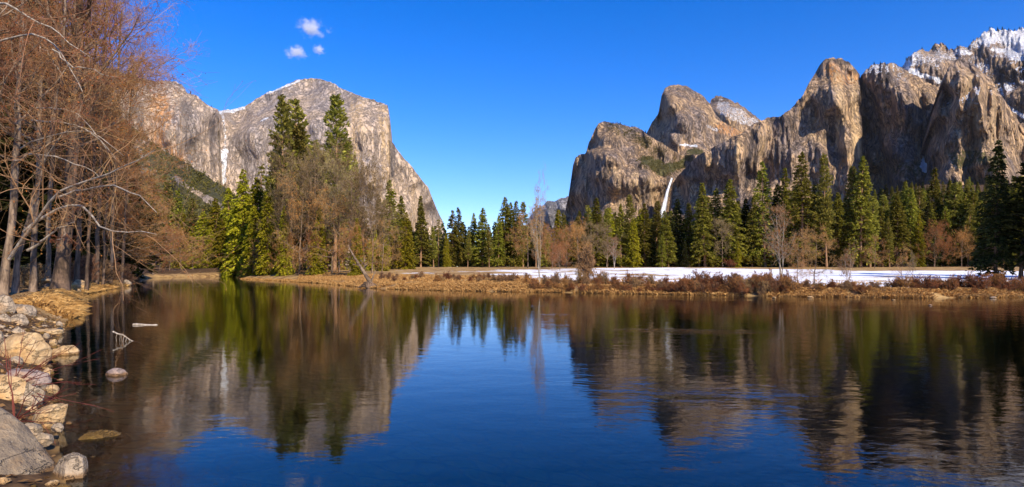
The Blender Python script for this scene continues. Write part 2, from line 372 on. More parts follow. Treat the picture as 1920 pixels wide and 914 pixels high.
va = M.n('VolumeAbsorption'); va.inputs['Color'].default_value = (.62, .42, .18, 1); va.inputs['Density'].default_value = .24; M.l(va.outputs[0], M.out.inputs['Volume'])
water = tag(link('water', mb.mesh('water', M.m)), 'calm river reflecting the cliffs, rougher towards the right', 'river', kind='structure')

# ------------------------------------------------------------------ mountains
def polyd(px, py, pts):
    p = np.stack([px.ravel(), py.ravel()], -1); best = np.full(len(p), 1e9); a = np.array(pts, float)
    for u, v in zip(a[:-1], a[1:]):
        e = v-u; t = np.clip(((p-u)@e)/(e@e+1e-9), 0, 1); best = np.minimum(best, np.hypot(*(p-u-t[:, None]*e).T))
    return best.reshape(px.shape)
GRID = {}
def mountain(name, label, sil, base, D0, ctrl, mat, step=1.3, ny=170, flute=(22, 60, 420), fine=(7, 24), crag=1.2, edge=(.05, 26), paint=(), snow_up=None, lean=.10, seed=0, shelf=0., ribs=0.):
    sil = np.array(sil, float); x = np.arange(sil[0, 0], sil[-1, 0]+.01, step)
    top = np.interp(x, sil[:, 0], sil[:, 1]); top = top+crag*(fbm(P3(x/9., x*0+seed, x*0), 4)+.5*fbm(P3(x/2.2, x*0+seed, x*0), 2)+1.8*(cnoise(P3(x/7.3, x*0+seed+.5, x*0), .1)-.5)+1.2*(cnoise(P3(x/3.1, x*0+seed+9.5, x*0), .1)-.5))
    t = np.linspace(0, 1, ny)**.85; PX, Tm = np.meshgrid(x, t, indexing='ij'); PY = base+(top[:, None]-base)*Tm
    ct = np.array(ctrl, float); d2 = ((PX[..., None]-ct[:, 0])**2+(PY[..., None]-ct[:, 1])**2)+60.
    wgt = d2**-1.6; rel = (wgt*ct[:, 2]).sum(-1)/wgt.sum(-1)
    D = D0+rel+lean*D0*Tm*.3*0+lean*(base-PY)/F*D0
    ed = polyd(PX, PY, np.stack([x, top], -1)[::3]); D = D+D0*edge[0]*np.exp(-ed/edge[1])
    # world-space relief: fluted vertical ribs, blocky ledges and fine crags
    wx = (PX-CX)/F*D0; wz = (HY-PY)/F*D0
    q = fbm(P3(wx/160., wz/160., wx*0+seed), 4)*45; q2 = fbm(P3(wx/40., wz/60., wx*0+seed+2), 3)*9
    fx, fz = flute[1], flute[2]
    rel = 0
    for m_, o_ in ((1., 0), (.47, 7), (.21, 13), (.10, 19)):
        rel = rel+m_*(cnoise(P3((wx+q+q2+.12*wz)/(fx*m_*1.3), (wz+q*1.5)/(fz*m_*.9), wx*0+seed+o_+.5), .2)-.5)
    D = D-flute[0]*1.7*rel-flute[0]*2.6*(cnoise(P3((wx+q*1.4+.2*wz)/170., (wz+q*2)/210., wx*0+seed+40.5), .10)-.5)
    D = D-flute[0]*.7*(ridged(P3((wx+q+q2)/(fx*.8), wz/fz, wx*0+seed), 3)-.5)
    D = D-fine[0]*.8*(cnoise(P3((wx+q2)/fine[1], (wz+q2)/(fine[1]*1.7), wx*0+seed+3.5), .14)-.5)*2
    D = D-fine[0]*.9*fbm(P3(wx/(fine[1]*.6), wz/fine[1], wx*0+seed+5), 4, .6)
    if ribs:                                     # sharp vertical aretes: planar faces turned alternately left and right
        tri = lambda u, a: np.where(u % 1 < a, (u % 1)/a, (1-u % 1)/(1-a))
        g = lambda P_, o_: sstep(.25, .75, vnoise(P3(wx/(P_*2.3), wz/(P_*3.5), wx*0+seed+o_+.3)))
        D = D-ribs*(1.0*tri((wx+q*1.6+.10*wz)/150., .62)*g(150., 50)+.42*tri((wx+q+q2+.06*wz)/58., .55)*g(58., 60)+.18*tri((wx+q2*1.5+.05*wz)/23., .5)*g(23., 70))
    if shelf: D = D+shelf*np.abs(((wz+q*.5+.35*wx)/95.) % 1-.5)*2
    X = (PX-CX)/F*D; Z = H+(HY-PY)/F*D
    at = {k: np.zeros_like(PX) for k in ('snow', 'veg', 'orange', 'pale', 'dark')}
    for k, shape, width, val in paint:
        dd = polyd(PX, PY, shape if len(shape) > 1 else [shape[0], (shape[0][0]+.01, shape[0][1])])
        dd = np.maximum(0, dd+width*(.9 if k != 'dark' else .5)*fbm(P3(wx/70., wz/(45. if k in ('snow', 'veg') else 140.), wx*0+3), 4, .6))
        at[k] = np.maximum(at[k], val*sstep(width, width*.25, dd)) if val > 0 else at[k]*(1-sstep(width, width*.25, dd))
    if snow_up is not None:
        gx = np.stack([np.gradient(X, axis=0), np.gradient(D, axis=0), np.gradient(Z, axis=0)], -1); gt = np.stack([np.gradient(X, axis=1), np.gradient(D, axis=1), np.gradient(Z, axis=1)], -1)
        n = np.cross(gx, gt); n /= np.linalg.norm(n, axis=-1, keepdims=True)+1e-9; up = np.abs(n[..., 2])
        s = sstep(snow_up[0], snow_up[1], up)*sstep(snow_up[3], snow_up[2], PY)
        at['snow'] = np.maximum(at['snow'], s*(.49+.30*fbm(P3(wx/110., wz/60., wx*0+2), 4)))
    GRID[label] = (PX, PY, X, D, Z)
    # the back of the mountain
    nb = 14; k = (np.arange(1, nb+1)/nb)[None, :]
    hb = Z[:, -1:]; Db = D[:, -1:]+k*(hb*1.1+80); Zb = hb*(1-k**1.5)-20*k; Xb = (x[:, None]-CX)/F*Db
    Xb = X[:, -1:]+(Xb-X[:, -1:])*.6
    V = np.concatenate([np.stack([X, D, Z], -1), np.stack([Xb, Db, Zb], -1)], 1); nn = V.shape[1]
    for a in at: at[a] = np.concatenate([at[a], np.repeat(at[a][:, -1:]*.6, nb, 1)], 1)
    I = np.arange(len(x)*nn).reshape(len(x), nn)
    f = np.stack([I[:-1, :-1], I[1:, :-1], I[1:, 1:], I[:-1, 1:]], -1).reshape(-1, 4)
    mb = MB(); mb.add(V, f)
    o = link(name, mb.mesh(name, mat, at)); tag(o, label, 'mountain', kind='structure'); return o

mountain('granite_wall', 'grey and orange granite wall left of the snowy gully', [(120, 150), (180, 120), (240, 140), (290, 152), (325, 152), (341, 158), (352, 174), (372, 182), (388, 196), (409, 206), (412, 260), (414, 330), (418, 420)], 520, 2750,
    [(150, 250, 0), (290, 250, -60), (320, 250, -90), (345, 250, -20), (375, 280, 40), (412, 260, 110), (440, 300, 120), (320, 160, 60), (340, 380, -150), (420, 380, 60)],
    MAT['cliff_left'], ribs=30., seed=3, flute=(26, 70, 500), paint=[('orange', [(295, 190), (305, 260), (330, 300)], 24, .75), ('dark', [(350, 200), (365, 300)], 26, .7), ('dark', [(398, 230), (400, 330)], 9, .8), ('snow', [(412, 210), (452, 203)], 3, .7)])  # dark strokes put the gully's grey shade into the rock colour
mountain('granite_monolith', 'huge pale granite monolith with a sheer prow on its right side', [(398, 214), (412, 208), (440, 205), (458, 200), (480, 186), (500, 174), (520, 167), (540, 157), (555, 151), (575, 147), (600, 148), (620, 153), (640, 165), (668, 178), (700, 188), (718, 193), (727, 199), (730, 215), (731, 265), (737, 268), (745, 280), (757, 296), (775, 316), (790, 335), (803, 352), (812, 375), (820, 395), (829, 412), (838, 440), (850, 500)], 520, 2900,
    [(412, 230, 130), (412, 300, 110), (425, 340, 80), (470, 260, 60), (520, 230, 60), (560, 260, 40), (600, 250, -20), (640, 250, -70), (680, 250, -60), (715, 250, -20), (727, 240, 40), (735, 300, 20), (760, 340, 70), (790, 360, 130), (820, 410, 230), (575, 152, 420), (500, 180, 380), (440, 210, 380), (640, 172, 260), (700, 194, 120), (690, 330, -110), (740, 400, -60), (600, 400, -150), (500, 400, -100)],
    MAT['cliff_left'], ribs=22., seed=1, step=1.1, ny=220, flute=(20, 64, 560), edge=(.02, 16),
    paint=[('snow', [(412, 209), (440, 207), (456, 202)], 6, .72), ('snow', [(500, 176), (535, 162), (560, 152)], 5, .75), ('snow', [(575, 153), (625, 156)], 4, .45), ('snow', [(417, 215), (421, 240), (423, 262)], 4.5, .52), ('snow', [(423, 262), (421, 285)], 3.5, .5), ('snow', [(421, 285), (420, 310), (417, 340)], 8, 1.1), ('snow', [(416, 287), (426, 284)], 5, .9), ('snow', [(488, 228), (502, 222)], 4, .6),
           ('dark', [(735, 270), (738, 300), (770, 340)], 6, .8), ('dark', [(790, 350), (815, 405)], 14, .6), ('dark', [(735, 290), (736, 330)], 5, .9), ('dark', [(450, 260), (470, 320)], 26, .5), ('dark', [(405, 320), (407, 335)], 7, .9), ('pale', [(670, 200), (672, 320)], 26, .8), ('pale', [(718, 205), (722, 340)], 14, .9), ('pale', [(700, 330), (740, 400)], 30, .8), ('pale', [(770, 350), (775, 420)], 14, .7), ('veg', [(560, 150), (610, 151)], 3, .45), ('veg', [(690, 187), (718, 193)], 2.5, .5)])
mountain('distant_cliff', 'small bluish cliff far up the valley in the gap', [(985, 415), (1000, 398), (1012, 389), (1020, 384), (1026, 376), (1040, 378), (1052, 372), (1064, 369), (1085, 372), (1110, 400)], 515, 7800,
    [(1000, 400, 400), (1020, 400, 100), (1027, 400, -200), (1055, 400, -100), (1080, 400, 100)], MAT['cliff_far'], seed=6, flute=(60, 160, 900), fine=(16, 60), edge=(.03, 8), paint=[('snow', [(1000, 404), (1012, 396), (1020, 390)], 9, .62), ('dark', [(1024, 380), (1024, 420)], 5, .8)])
mountain('snowy_summit', 'dark snow-dusted summit behind the granite dome', [(1320, 240), (1333, 188), (1342, 181), (1352, 180), (1372, 188), (1388, 197), (1405, 210), (1420, 222), (1432, 232), (1460, 260)], 420, 3600,
    [(1340, 220, 0), (1370, 220, -60), (1400, 230, 60), (1350, 185, 200), (1430, 240, 200), (1380, 400, -300)], MAT['cliff_right'], seed=21, fine=(16, 30), crag=2.2, edge=(.09, 20), paint=[('snow', [(1350, 200), (1385, 215), (1415, 228)], 26, .51), ('dark', [(1338, 190), (1360, 188)], 9, .9)])
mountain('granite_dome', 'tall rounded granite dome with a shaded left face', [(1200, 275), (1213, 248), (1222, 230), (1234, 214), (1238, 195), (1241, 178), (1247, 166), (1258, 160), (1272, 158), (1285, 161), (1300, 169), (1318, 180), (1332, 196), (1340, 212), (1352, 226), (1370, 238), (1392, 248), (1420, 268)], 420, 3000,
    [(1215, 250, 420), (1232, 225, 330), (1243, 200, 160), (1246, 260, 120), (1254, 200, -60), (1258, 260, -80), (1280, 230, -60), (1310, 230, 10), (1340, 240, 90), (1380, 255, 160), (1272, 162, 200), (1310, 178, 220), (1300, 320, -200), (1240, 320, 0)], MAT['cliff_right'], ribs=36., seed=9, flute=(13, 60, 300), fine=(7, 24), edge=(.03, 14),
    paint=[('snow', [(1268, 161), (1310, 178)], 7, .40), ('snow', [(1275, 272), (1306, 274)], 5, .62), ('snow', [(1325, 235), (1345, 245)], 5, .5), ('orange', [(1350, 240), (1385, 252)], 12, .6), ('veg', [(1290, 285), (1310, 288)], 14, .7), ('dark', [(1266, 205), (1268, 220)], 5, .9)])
mountain('waterfall_cliff', 'lower brown granite shoulder with scrub left of the waterfall', [(1040, 505), (1054, 420), (1060, 395), (1066, 368), (1070, 340), (1074, 312), (1080, 294), (1098, 288), (1104, 268), (1112, 250), (1122, 232), (1131, 227), (1150, 231), (1172, 235), (1196, 240), (1210, 250), (1230, 263), (1252, 275), (1275, 292), (1300, 290), (1325, 292), (1345, 310)], 520, 2350,
    [(1060, 400, 420), (1075, 330, 360), (1090, 300, 300), (1108, 270, 260), (1100, 340, 120), (1118, 300, 30), (1125, 330, -40), (1140, 300, -30), (1155, 340, -70), (1180, 340, -60), (1205, 335, -50), (1225, 350, 10), (1236, 360, 110), (1250, 370, 190), (1265, 370, 190), (1290, 360, 200), (1130, 232, 260), (1180, 245, 330), (1150, 265, 120), (1200, 290, 170), (1240, 300, 330), (1280, 305, 480), (1240, 325, 150), (1200, 312, 40), (1150, 430, -160), (1240, 430, 120)], MAT['cliff_right'], ribs=62., seed=4, step=1.1, ny=200, flute=(22, 42, 200), fine=(9, 22), edge=(.02, 14), crag=1.6,
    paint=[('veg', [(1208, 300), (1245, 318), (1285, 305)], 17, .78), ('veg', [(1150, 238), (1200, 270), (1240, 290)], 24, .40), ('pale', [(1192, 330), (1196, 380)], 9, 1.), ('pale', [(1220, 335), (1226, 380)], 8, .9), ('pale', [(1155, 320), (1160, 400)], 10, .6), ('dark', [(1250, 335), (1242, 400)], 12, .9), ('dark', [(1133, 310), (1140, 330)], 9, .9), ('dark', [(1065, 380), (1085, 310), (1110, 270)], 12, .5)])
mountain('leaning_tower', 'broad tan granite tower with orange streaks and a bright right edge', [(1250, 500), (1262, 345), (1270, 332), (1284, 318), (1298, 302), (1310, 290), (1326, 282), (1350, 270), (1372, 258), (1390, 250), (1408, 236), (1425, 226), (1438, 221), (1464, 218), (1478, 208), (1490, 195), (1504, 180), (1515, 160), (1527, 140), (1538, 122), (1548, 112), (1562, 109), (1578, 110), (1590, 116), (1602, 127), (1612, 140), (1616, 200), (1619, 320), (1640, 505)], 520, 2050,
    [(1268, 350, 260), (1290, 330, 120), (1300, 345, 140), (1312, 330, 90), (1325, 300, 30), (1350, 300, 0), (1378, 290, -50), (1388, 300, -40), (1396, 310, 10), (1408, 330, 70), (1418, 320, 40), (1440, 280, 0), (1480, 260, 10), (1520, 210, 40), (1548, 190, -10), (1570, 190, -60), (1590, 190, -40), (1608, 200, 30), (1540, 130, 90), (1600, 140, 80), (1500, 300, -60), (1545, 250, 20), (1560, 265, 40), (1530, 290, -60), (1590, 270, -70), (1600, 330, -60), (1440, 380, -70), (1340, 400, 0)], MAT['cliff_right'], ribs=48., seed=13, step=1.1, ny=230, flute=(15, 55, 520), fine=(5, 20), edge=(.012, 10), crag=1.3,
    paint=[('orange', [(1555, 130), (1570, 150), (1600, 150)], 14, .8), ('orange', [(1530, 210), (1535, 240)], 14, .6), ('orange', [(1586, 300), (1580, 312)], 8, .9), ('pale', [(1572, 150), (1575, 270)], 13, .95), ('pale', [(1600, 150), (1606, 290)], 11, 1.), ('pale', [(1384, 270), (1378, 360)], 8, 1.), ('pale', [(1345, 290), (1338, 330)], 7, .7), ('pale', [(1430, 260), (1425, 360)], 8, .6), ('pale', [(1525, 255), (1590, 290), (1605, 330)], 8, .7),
           ('dark', [(1412, 250), (1398, 350)], 9, 1.), ('dark', [(1420, 260), (1412, 350)], 5, .9), ('dark', [(1500, 190), (1480, 240)], 16, .5), ('dark', [(1538, 245), (1560, 262)], 9, .9), ('dark', [(1290, 320), (1310, 340)], 16, .8), ('dark', [(1588, 150), (1592, 200)], 4, .8), ('dark', [(1545, 114), (1595, 118)], 5, .8), ('veg', [(1465, 216), (1490, 195)], 4, .4)])  # dark strokes include overhang and buttress shadow painted into the rock
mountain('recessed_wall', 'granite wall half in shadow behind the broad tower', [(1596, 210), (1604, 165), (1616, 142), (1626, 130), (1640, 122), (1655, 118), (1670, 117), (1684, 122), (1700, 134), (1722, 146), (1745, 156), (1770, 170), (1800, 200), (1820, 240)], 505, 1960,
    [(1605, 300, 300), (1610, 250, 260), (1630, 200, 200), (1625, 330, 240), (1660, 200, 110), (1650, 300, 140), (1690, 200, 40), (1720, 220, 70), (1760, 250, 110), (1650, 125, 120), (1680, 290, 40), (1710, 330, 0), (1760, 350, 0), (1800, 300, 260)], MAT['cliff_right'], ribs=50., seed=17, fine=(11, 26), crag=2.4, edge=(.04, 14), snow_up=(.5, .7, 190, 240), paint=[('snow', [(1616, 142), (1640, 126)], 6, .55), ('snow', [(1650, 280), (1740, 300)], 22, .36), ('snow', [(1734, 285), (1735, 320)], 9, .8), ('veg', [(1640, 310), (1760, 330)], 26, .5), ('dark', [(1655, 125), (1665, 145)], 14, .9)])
mountain('ribbed_buttress', 'dark buttress with pale vertical ribs at the right', [(1720, 500), (1738, 330), (1745, 290), (1752, 240), (1760, 190), (1768, 155), (1775, 132), (1783, 117), (1796, 109), (1806, 108), (1816, 115), (1828, 124), (1844, 136), (1858, 150), (1868, 166), (1880, 184), (1892, 200), (1900, 215), (1915, 235), (1940, 262), (1980, 290), (2040, 330)], 505, 1750,
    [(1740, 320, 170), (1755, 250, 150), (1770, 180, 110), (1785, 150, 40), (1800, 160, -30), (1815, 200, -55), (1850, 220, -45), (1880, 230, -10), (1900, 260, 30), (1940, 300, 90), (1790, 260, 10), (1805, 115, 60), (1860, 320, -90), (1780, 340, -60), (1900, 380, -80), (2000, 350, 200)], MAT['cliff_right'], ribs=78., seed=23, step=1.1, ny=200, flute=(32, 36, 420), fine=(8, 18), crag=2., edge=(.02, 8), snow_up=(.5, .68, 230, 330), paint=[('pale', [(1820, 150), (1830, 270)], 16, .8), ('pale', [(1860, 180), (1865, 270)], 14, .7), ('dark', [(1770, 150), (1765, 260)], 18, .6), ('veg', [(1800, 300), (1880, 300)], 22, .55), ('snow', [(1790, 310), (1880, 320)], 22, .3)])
mountain('snow_mountain', 'snow-covered mountain crest along the upper right skyline', [(1590, 215), (1612, 150), (1630, 138), (1662, 132), (1690, 126), (1704, 108), (1718, 96), (1730, 93), (1742, 96), (1752, 84), (1766, 80), (1780, 90), (1800, 88), (1814, 90), (1822, 78), (1834, 70), (1846, 60), (1858, 54), (1878, 55), (1900, 57), (1925, 52), (1970, 40), (2040, 50), (2120, 90), (2200, 160), (2300, 300)], 480, 2900,
    [(1640, 200, 0), (1700, 130, 120), (1750, 120, 60), (1800, 130, 140), (1850, 100, 180), (1880, 80, 300), (1900, 130, 60), (1920, 200, -60), (1900, 260, -120), (2000, 200, 0), (2150, 250, 200), (1760, 90, 220), (1960, 60, 320), (1880, 350, -300), (1700, 350, -200), (2100, 400, -200)], MAT['cliff_right'], ribs=70., seed=31, step=1.1, ny=210, flute=(34, 60, 240), fine=(22, 34), crag=3.4, edge=(.05, 24), snow_up=(.34, .55, 150, 260), paint=[('snow', [(1612, 142), (1650, 148), (1700, 128), (1760, 152)], 9, .8), ('snow', [(1850, 68), (1900, 72), (1990, 66)], 26, .60), ('snow', [(1868, 98), (1940, 100)], 22, .60), ('snow', [(1790, 95), (1820, 100)], 9, .6), ('snow', [(1890, 200), (1935, 230)], 6, .6), ('dark', [(1880, 140), (1940, 160), (1940, 280)], 50, 1.), ('snow', [(1700, 122), (1790, 100), (1840, 80)], 20, .5), ('snow', [(1720, 110), (1745, 130)], 12, .45)])  # broad dark stroke paints the shade of the cliffs below the snow

# wooded talus slope on the left
mountain('talus_slope', 'olive scrub slope below the granite wall on the left', [(-400, 120), (-150, 150), (60, 190), (180, 205), (230, 225), (268, 252), (300, 278), (330, 296), (360, 312), (388, 332), (410, 345), (436, 362), (470, 392), (520, 440), (580, 505)], 512, 1150,
    [(-300, 300, 0), (100, 300, 0), (300, 340, -150), (400, 380, -60), (480, 450, 40), (250, 260, 120), (380, 330, 160), (440, 368, 160), (300, 480, -420), (420, 480, -330), (100, 480, -450)], MAT['cliff_left'], seed=41, flute=(10, 60, 60), fine=(9, 16), crag=2.2, lean=.9, edge=(.0, 10), paint=[('veg', [(-400, 330), (480, 420)], 400, .9), ('veg', [(330, 336), (350, 352)], 9, -1), ('veg', [(362, 357), (412, 388)], 8, -1), ('orange', [(290, 275), (340, 320)], 22, .9)])

# ------------------------------------------------------------------ waterfall and clouds
def waterfall():
    k = np.linspace(0, 1, 40); px = np.interp(k, [0, .3, 1], [1260, 1252, 1240]); py = 334+k*76; wd = 4.5+12*k**1.5
    D = 2130-40*k; u = np.linspace(-1, 1, 13)
    V = []
    for s in (1, -1):
        vx = px[:, None]+u[None]*wd[:, None]*.5; d = D[:, None]-s*(14*np.sqrt(1-u[None]**2)+2)*(.3+k[:, None])+6*fbm(P3(vx*.8, k[:, None]*5+vx*0, vx*0), 3)
        V.append(np.stack([(vx-CX)/F*d, d, H+(HY-py[:, None])/F*d+0*vx], -1))
    mb = MB(); I = np.arange(40*13).reshape(40, 13)
    f = np.stack([I[:-1, :-1], I[1:, :-1], I[1:, 1:], I[:-1, 1:]], -1).reshape(-1, 4)
    for v, s in zip(V, (1, -1)): mb.add(v, f[:, ::-s])
    soft = np.repeat(((1-np.abs(u)[None])*(1.5-.75*k[:, None]) + (u[None] > 0)*.25*(1-np.abs(u)[None]))[None], 2, 0)
    M = NT('falling_water'); n = M.noise(1/5., sc=(1, 1, .05), detail=5); n2 = M.noise(1/14., sc=(1, 1, .2), detail=4)
    d = M.n('BsdfDiffuse'); d.inputs[0].default_value = (.85, .87, .9, 1); t = M.n('BsdfTransparent'); x = M.n('MixShader')
    M.l(M.math('MULTIPLY', M.ramp(M.math('ADD', n, M.math('MULTIPLY', n2, .5)), .45, .95, .12, .85), M.ramp(M.attr('soft'), .0, .85)), x.inputs[0]); M.l(t.outputs[0], x.inputs[1]); M.l(d.outputs[0], x.inputs[2]); M.l(x.outputs[0], M.out.inputs[0])
    tag(link('waterfall', mb.mesh('waterfall', M.m, dict(soft=soft))), 'thin white waterfall dropping beside the shaded cliff', 'waterfall')
waterfall()

def cloud(label, px, py, rx, ry, D, seed, dens, thr=.5):
    import bmesh
    bm = bmesh.new(); bmesh.ops.create_icosphere(bm, subdivisions=3, radius=1); me = bpy.data.meshes.new('cloud'); bm.to_mesh(me); bm.free()
    M = NT('cloud_vapour'); p = M.obj(); mp = M.n('Mapping'); mp.inputs['Location'].default_value = (seed*3.7, seed*1.3, 0); mp.inputs['Scale'].default_value = (1, .8, ry/rx*1.2); M.l(p, mp.inputs[0])
    n = M.noise(1.9, mp.outputs[0], 7, .68); ln = M.n('VectorMath', operation='LENGTH'); M.l(p, ln.inputs[0])
    v = M.n('VolumePrincipled'); v.inputs['Color'].default_value = (1, 1, 1, 1); v.inputs['Anisotropy'].default_value = .0
    e = M.math('SUBTRACT', M.math('MULTIPLY', n, 1.5), M.math('MULTIPLY', ln.outputs['Value'], .55))
    M.l(M.math('MULTIPLY', M.ramp(e, thr-.1, thr+.28), dens), v.inputs['Density']); M.l(v.outputs[0], M.out.inputs['Volume'])
    me.materials.append(M.m); o = link('cloud', me); o.location = bp(px, py, D); o.scale = (rx/F*D, rx/F*D*.8, ry/F*D)
    tag(o, label, 'cloud', 'small white clouds over the monolith')
cloud('largest of the small white clouds above the pale monolith', 585, 53, 40, 26, 7000, 1, .014, .52)
cloud('small round white puff under the largest cloud', 597, 94, 16, 14, 7000, 2, .02, .48)
cloud('faint wispy cloud left of the round puff', 556, 99, 26, 17, 7000, 3, .016, .45)

# ------------------------------------------------------------------ tree prototypes (height 40 m conifers, scaled when placed)
def conifer(kind, seed):
    global rng
    rng = np.random.default_rng(seed)
    Ht = 40.
    cfg = dict(fir=dict(h0=.06, R=7.0, pw=.8, nb=400, droop=.45, up=.12, lv=36, ls=1.35, sp=.22), pine=dict(h0=.22, R=5.8, pw=.55, nb=270, droop=.25, up=.25, lv=36, ls=1.4, sp=.26),
               cedar=dict(h0=.03, R=6.2, pw=.7, nb=420, droop=.75, up=.25, lv=34, ls=1.25, sp=.2), sparse=dict(h0=.22, R=4.2, pw=.6, nb=130, droop=.35, up=.15, lv=26, ls=1.15, sp=.24))[kind]
    tr = MB(); zz = np.linspace(0, Ht*.99, 14); wob = np.cumsum(rng.normal(size=(14, 2))*.09, 0)
    T = np.stack([wob[:, 0], wob[:, 1], zz], -1); r = .52*(1-zz/Ht)**.8+.03; r[0] *= 1.35
    tubes(tr, T[None], r[None], 9)
    nb = cfg['nb']; h = cfg['h0']+(1-cfg['h0'])*.99*rng.random(nb)**.9; h = np.sort(h); hh = (h-cfg['h0'])/(1-cfg['h0'])
    # irregular whorls with gaps
    if kind in ('pine', 'sparse', 'fir'): 
        n_w = 24 if kind != 'fir' else 34
        h = cfg['h0']+(1-cfg['h0'])*(np.round(hh*n_w)+rng.normal(size=nb)*.16)/n_w; h = np.clip(h, .04, .985); hh = np.clip((h-cfg['h0'])/(1-cfg['h0']), 0, 1)
    az = rng.random(nb)*2*math.pi
    prof = np.minimum(1, (1-hh)**cfg['pw']*1.08)*(np.minimum(1, .55+hh*2.5) if kind in ('pine', 'sparse') else np.minimum(1, .8+hh*2))
    lob = .72+.5*vnoise(P3(np.cos(az)*1.6+seed, np.sin(az)*1.6, h*7))
    L = cfg['R']*prof*lob*(.7+.45*rng.random(nb))+.35
    keep = vnoise(P3(np.cos(az)*1.3+seed*3, np.sin(az)*1.3, h*9)) > (.24 if kind != 'sparse' else .36); h, hh, az, L = h[keep], hh[keep], az[keep], L[keep]; nb = len(h)
    rd = np.stack([np.cos(az), np.sin(az), az*0], -1); bx = np.interp(h*Ht, zz, T[:, 0]); by = np.interp(h*Ht, zz, T[:, 1])
    base = np.stack([bx, by, h*Ht], -1); upk = cfg['up']+.5*hh
    def at(i, s): return base[i]+rd[i]*(s*L[i])[:, None]+np.stack([s*0, s*0, L[i]*(upk[i]*s-cfg['droop']*s*s)], -1)
    s4 = np.linspace(0, 1, 4); bpth = np.stack([at(np.arange(nb), np.full(nb, s)) for s in s4], 1)
    tubes(tr, bpth, (.045+.012*L)[:, None]*np.linspace(1, .3, 4)[None], 3)
    cnt = np.maximum(6, (cfg['lv']*(L/cfg['R']+.12)).astype(int)); i = np.repeat(np.arange(nb), cnt); n = len(i)
    s = .18+.84*rng.random(n)**.75
    c = at(i, s); lat = np.cross(rd[i], [0, 0, 1.]); q = rng.normal(size=n)*cfg['sp']*L[i]*(1.15-.75*s)
    c = c+lat*q[:, None]; c[:, 2] += rng.normal(size=n)*.22-np.abs(q)*.18
    A = rd[i]*.9+lat*np.sign(q)[:, None]*.55+rng.normal(size=(n, 3))*.35; A[:, 2] += -.35*(cfg['droop']+.2) if kind != 'pine' else .25
    S = np.cross(A, [0, 0, 1.])+rng.normal(size=(n, 3))*.55
    sz = cfg['ls']*(.6+.7*rng.random(n))*(.75+.35*(1-hh[i]))
    cr = MB(); leaves(cr, c, A, S, sz, sz*(.34+.2*rng.random(n)))
    return tr, cr
def proto_conifer(kind, seed, bark, leaf):
    tr, cr = conifer(kind, seed); return tr.mesh('trunk', MAT[bark]), cr.mesh('crown', MAT[leaf]), 40.
PR = {}
for i in range(6): PR['fir%d' % i] = proto_conifer('fir', 100+i, 'bark_pine', 'needles_dark')
for i in range(4): PR['pine%d' % i] = proto_conifer('pine', 200+i, 'bark_pine', 'needles_pine')
for i in range(3): PR['cedar%d' % i] = proto_conifer('cedar', 300+i, 'bark_pine', 'needles_bright')
for i in range(2): PR['sparse%d' % i] = proto_conifer('sparse', 400+i, 'bark_pine', 'needles_pine')
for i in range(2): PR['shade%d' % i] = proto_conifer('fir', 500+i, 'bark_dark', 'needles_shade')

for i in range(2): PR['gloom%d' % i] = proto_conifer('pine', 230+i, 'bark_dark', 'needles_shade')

def bare_tree(seed, lean=(0, 0), spread=1., twig='twig_brown', bud='twig_rust', bark='bark_grey', stems=1, nl=16, k2=6, k3=6, k4=5, up=.05, budn=.5, Ht=20., rad=.26, h0=.2, conic=False):
    global rng
    rng = np.random.default_rng(seed); tr = MB(); cr = MB()
    Ps = []; Rs = []
    for s in range(stems):
        z = np.linspace(0, Ht, 9); a = rng.random()*6.28; sp = .0 if stems == 1 else .12
        w = np.cumsum(rng.normal(size=(9, 2))*.22, 0); w -= w[0]
        x = w[:, 0]+lean[0]*z+math.cos(a)*sp*z*(1-.3*z/Ht); y = w[:, 1]+lean[1]*z+math.sin(a)*sp*z*(1-.3*z/Ht)
        Ps.append(np.stack([x, y, z*(1 if s == 0 else (.75+.25*rng.random() if Ht > 4 else .4+.6*rng.random()))], -1)); Rs.append(rad*(1 if stems == 1 else .65)*(1-z/Ht)**.85+.02)
    P0 = np.stack(Ps); R0 = np.stack(Rs); R0[:, 0] *= 1.4; tubes(tr, P0, R0, 8)
    P1, R1 = spawn(P0, R0, nl, 1.0 if not conic else 1.35, .42*spread, 6, h0, .97, up+.06, .16, .5, .25)
    tubes(tr, P1, R1, 5)
    P2, R2 = spawn(P1, R1, k2, .75, .5, 5, .25, 1., up, .22, .6, .3); tubes(tr, P2, np.maximum(R2, .016), 3)
    P3_, R3 = spawn(P2, R2, k3, .7, .6, 4, .2, 1., up*.6, .25, .6, .4); tubes(cr, P3_, np.maximum(R3, .012), 3, 0)
    P4, R4 = spawn(P3_, R3, k4, .7, .65, 3, .15, 1., up*.5, .25, .7, .4); tubes(cr, P4, np.maximum(R4, .010), 3, 0)
    e = np.concatenate([P4.reshape(-1, 3), P3_[:, 1:].reshape(-1, 3)]); e = e[rng.random(len(e)) < budn]
    if len(e):
        n = len(e); leaves(cr, e+rng.normal(size=(n, 3))*.1, rdir(n), rdir(n), .16+.2*rng.random(n), .07+.07*rng.random(n), 1)
    return tr.mesh('trunk', MAT[bark]), cr.mesh('twigs', [MAT[twig], MAT[bud]]), Ht
for i in range(4): PR['cotton%d' % i] = bare_tree(600+i, twig='twig_grey', bud='twig_olive', nl=22, k2=6, k3=6, k4=5, spread=.85, up=.07, budn=.28)
for i in range(4): PR['alder%d' % i] = bare_tree(650+i, twig='twig_brown', bud='twig_rust', nl=22, k2=6, k3=6, k4=4, spread=.95, up=-.0, budn=.2, conic=True, rad=.2, h0=.14)
for i in range(2): PR['oak%d' % i] = bare_tree(700+i, twig='twig_brown', bud='twig_rust', nl=14, k2=6, k3=6, k4=5, spread=1.2, up=.03, budn=.6, h0=.12, stems=2)
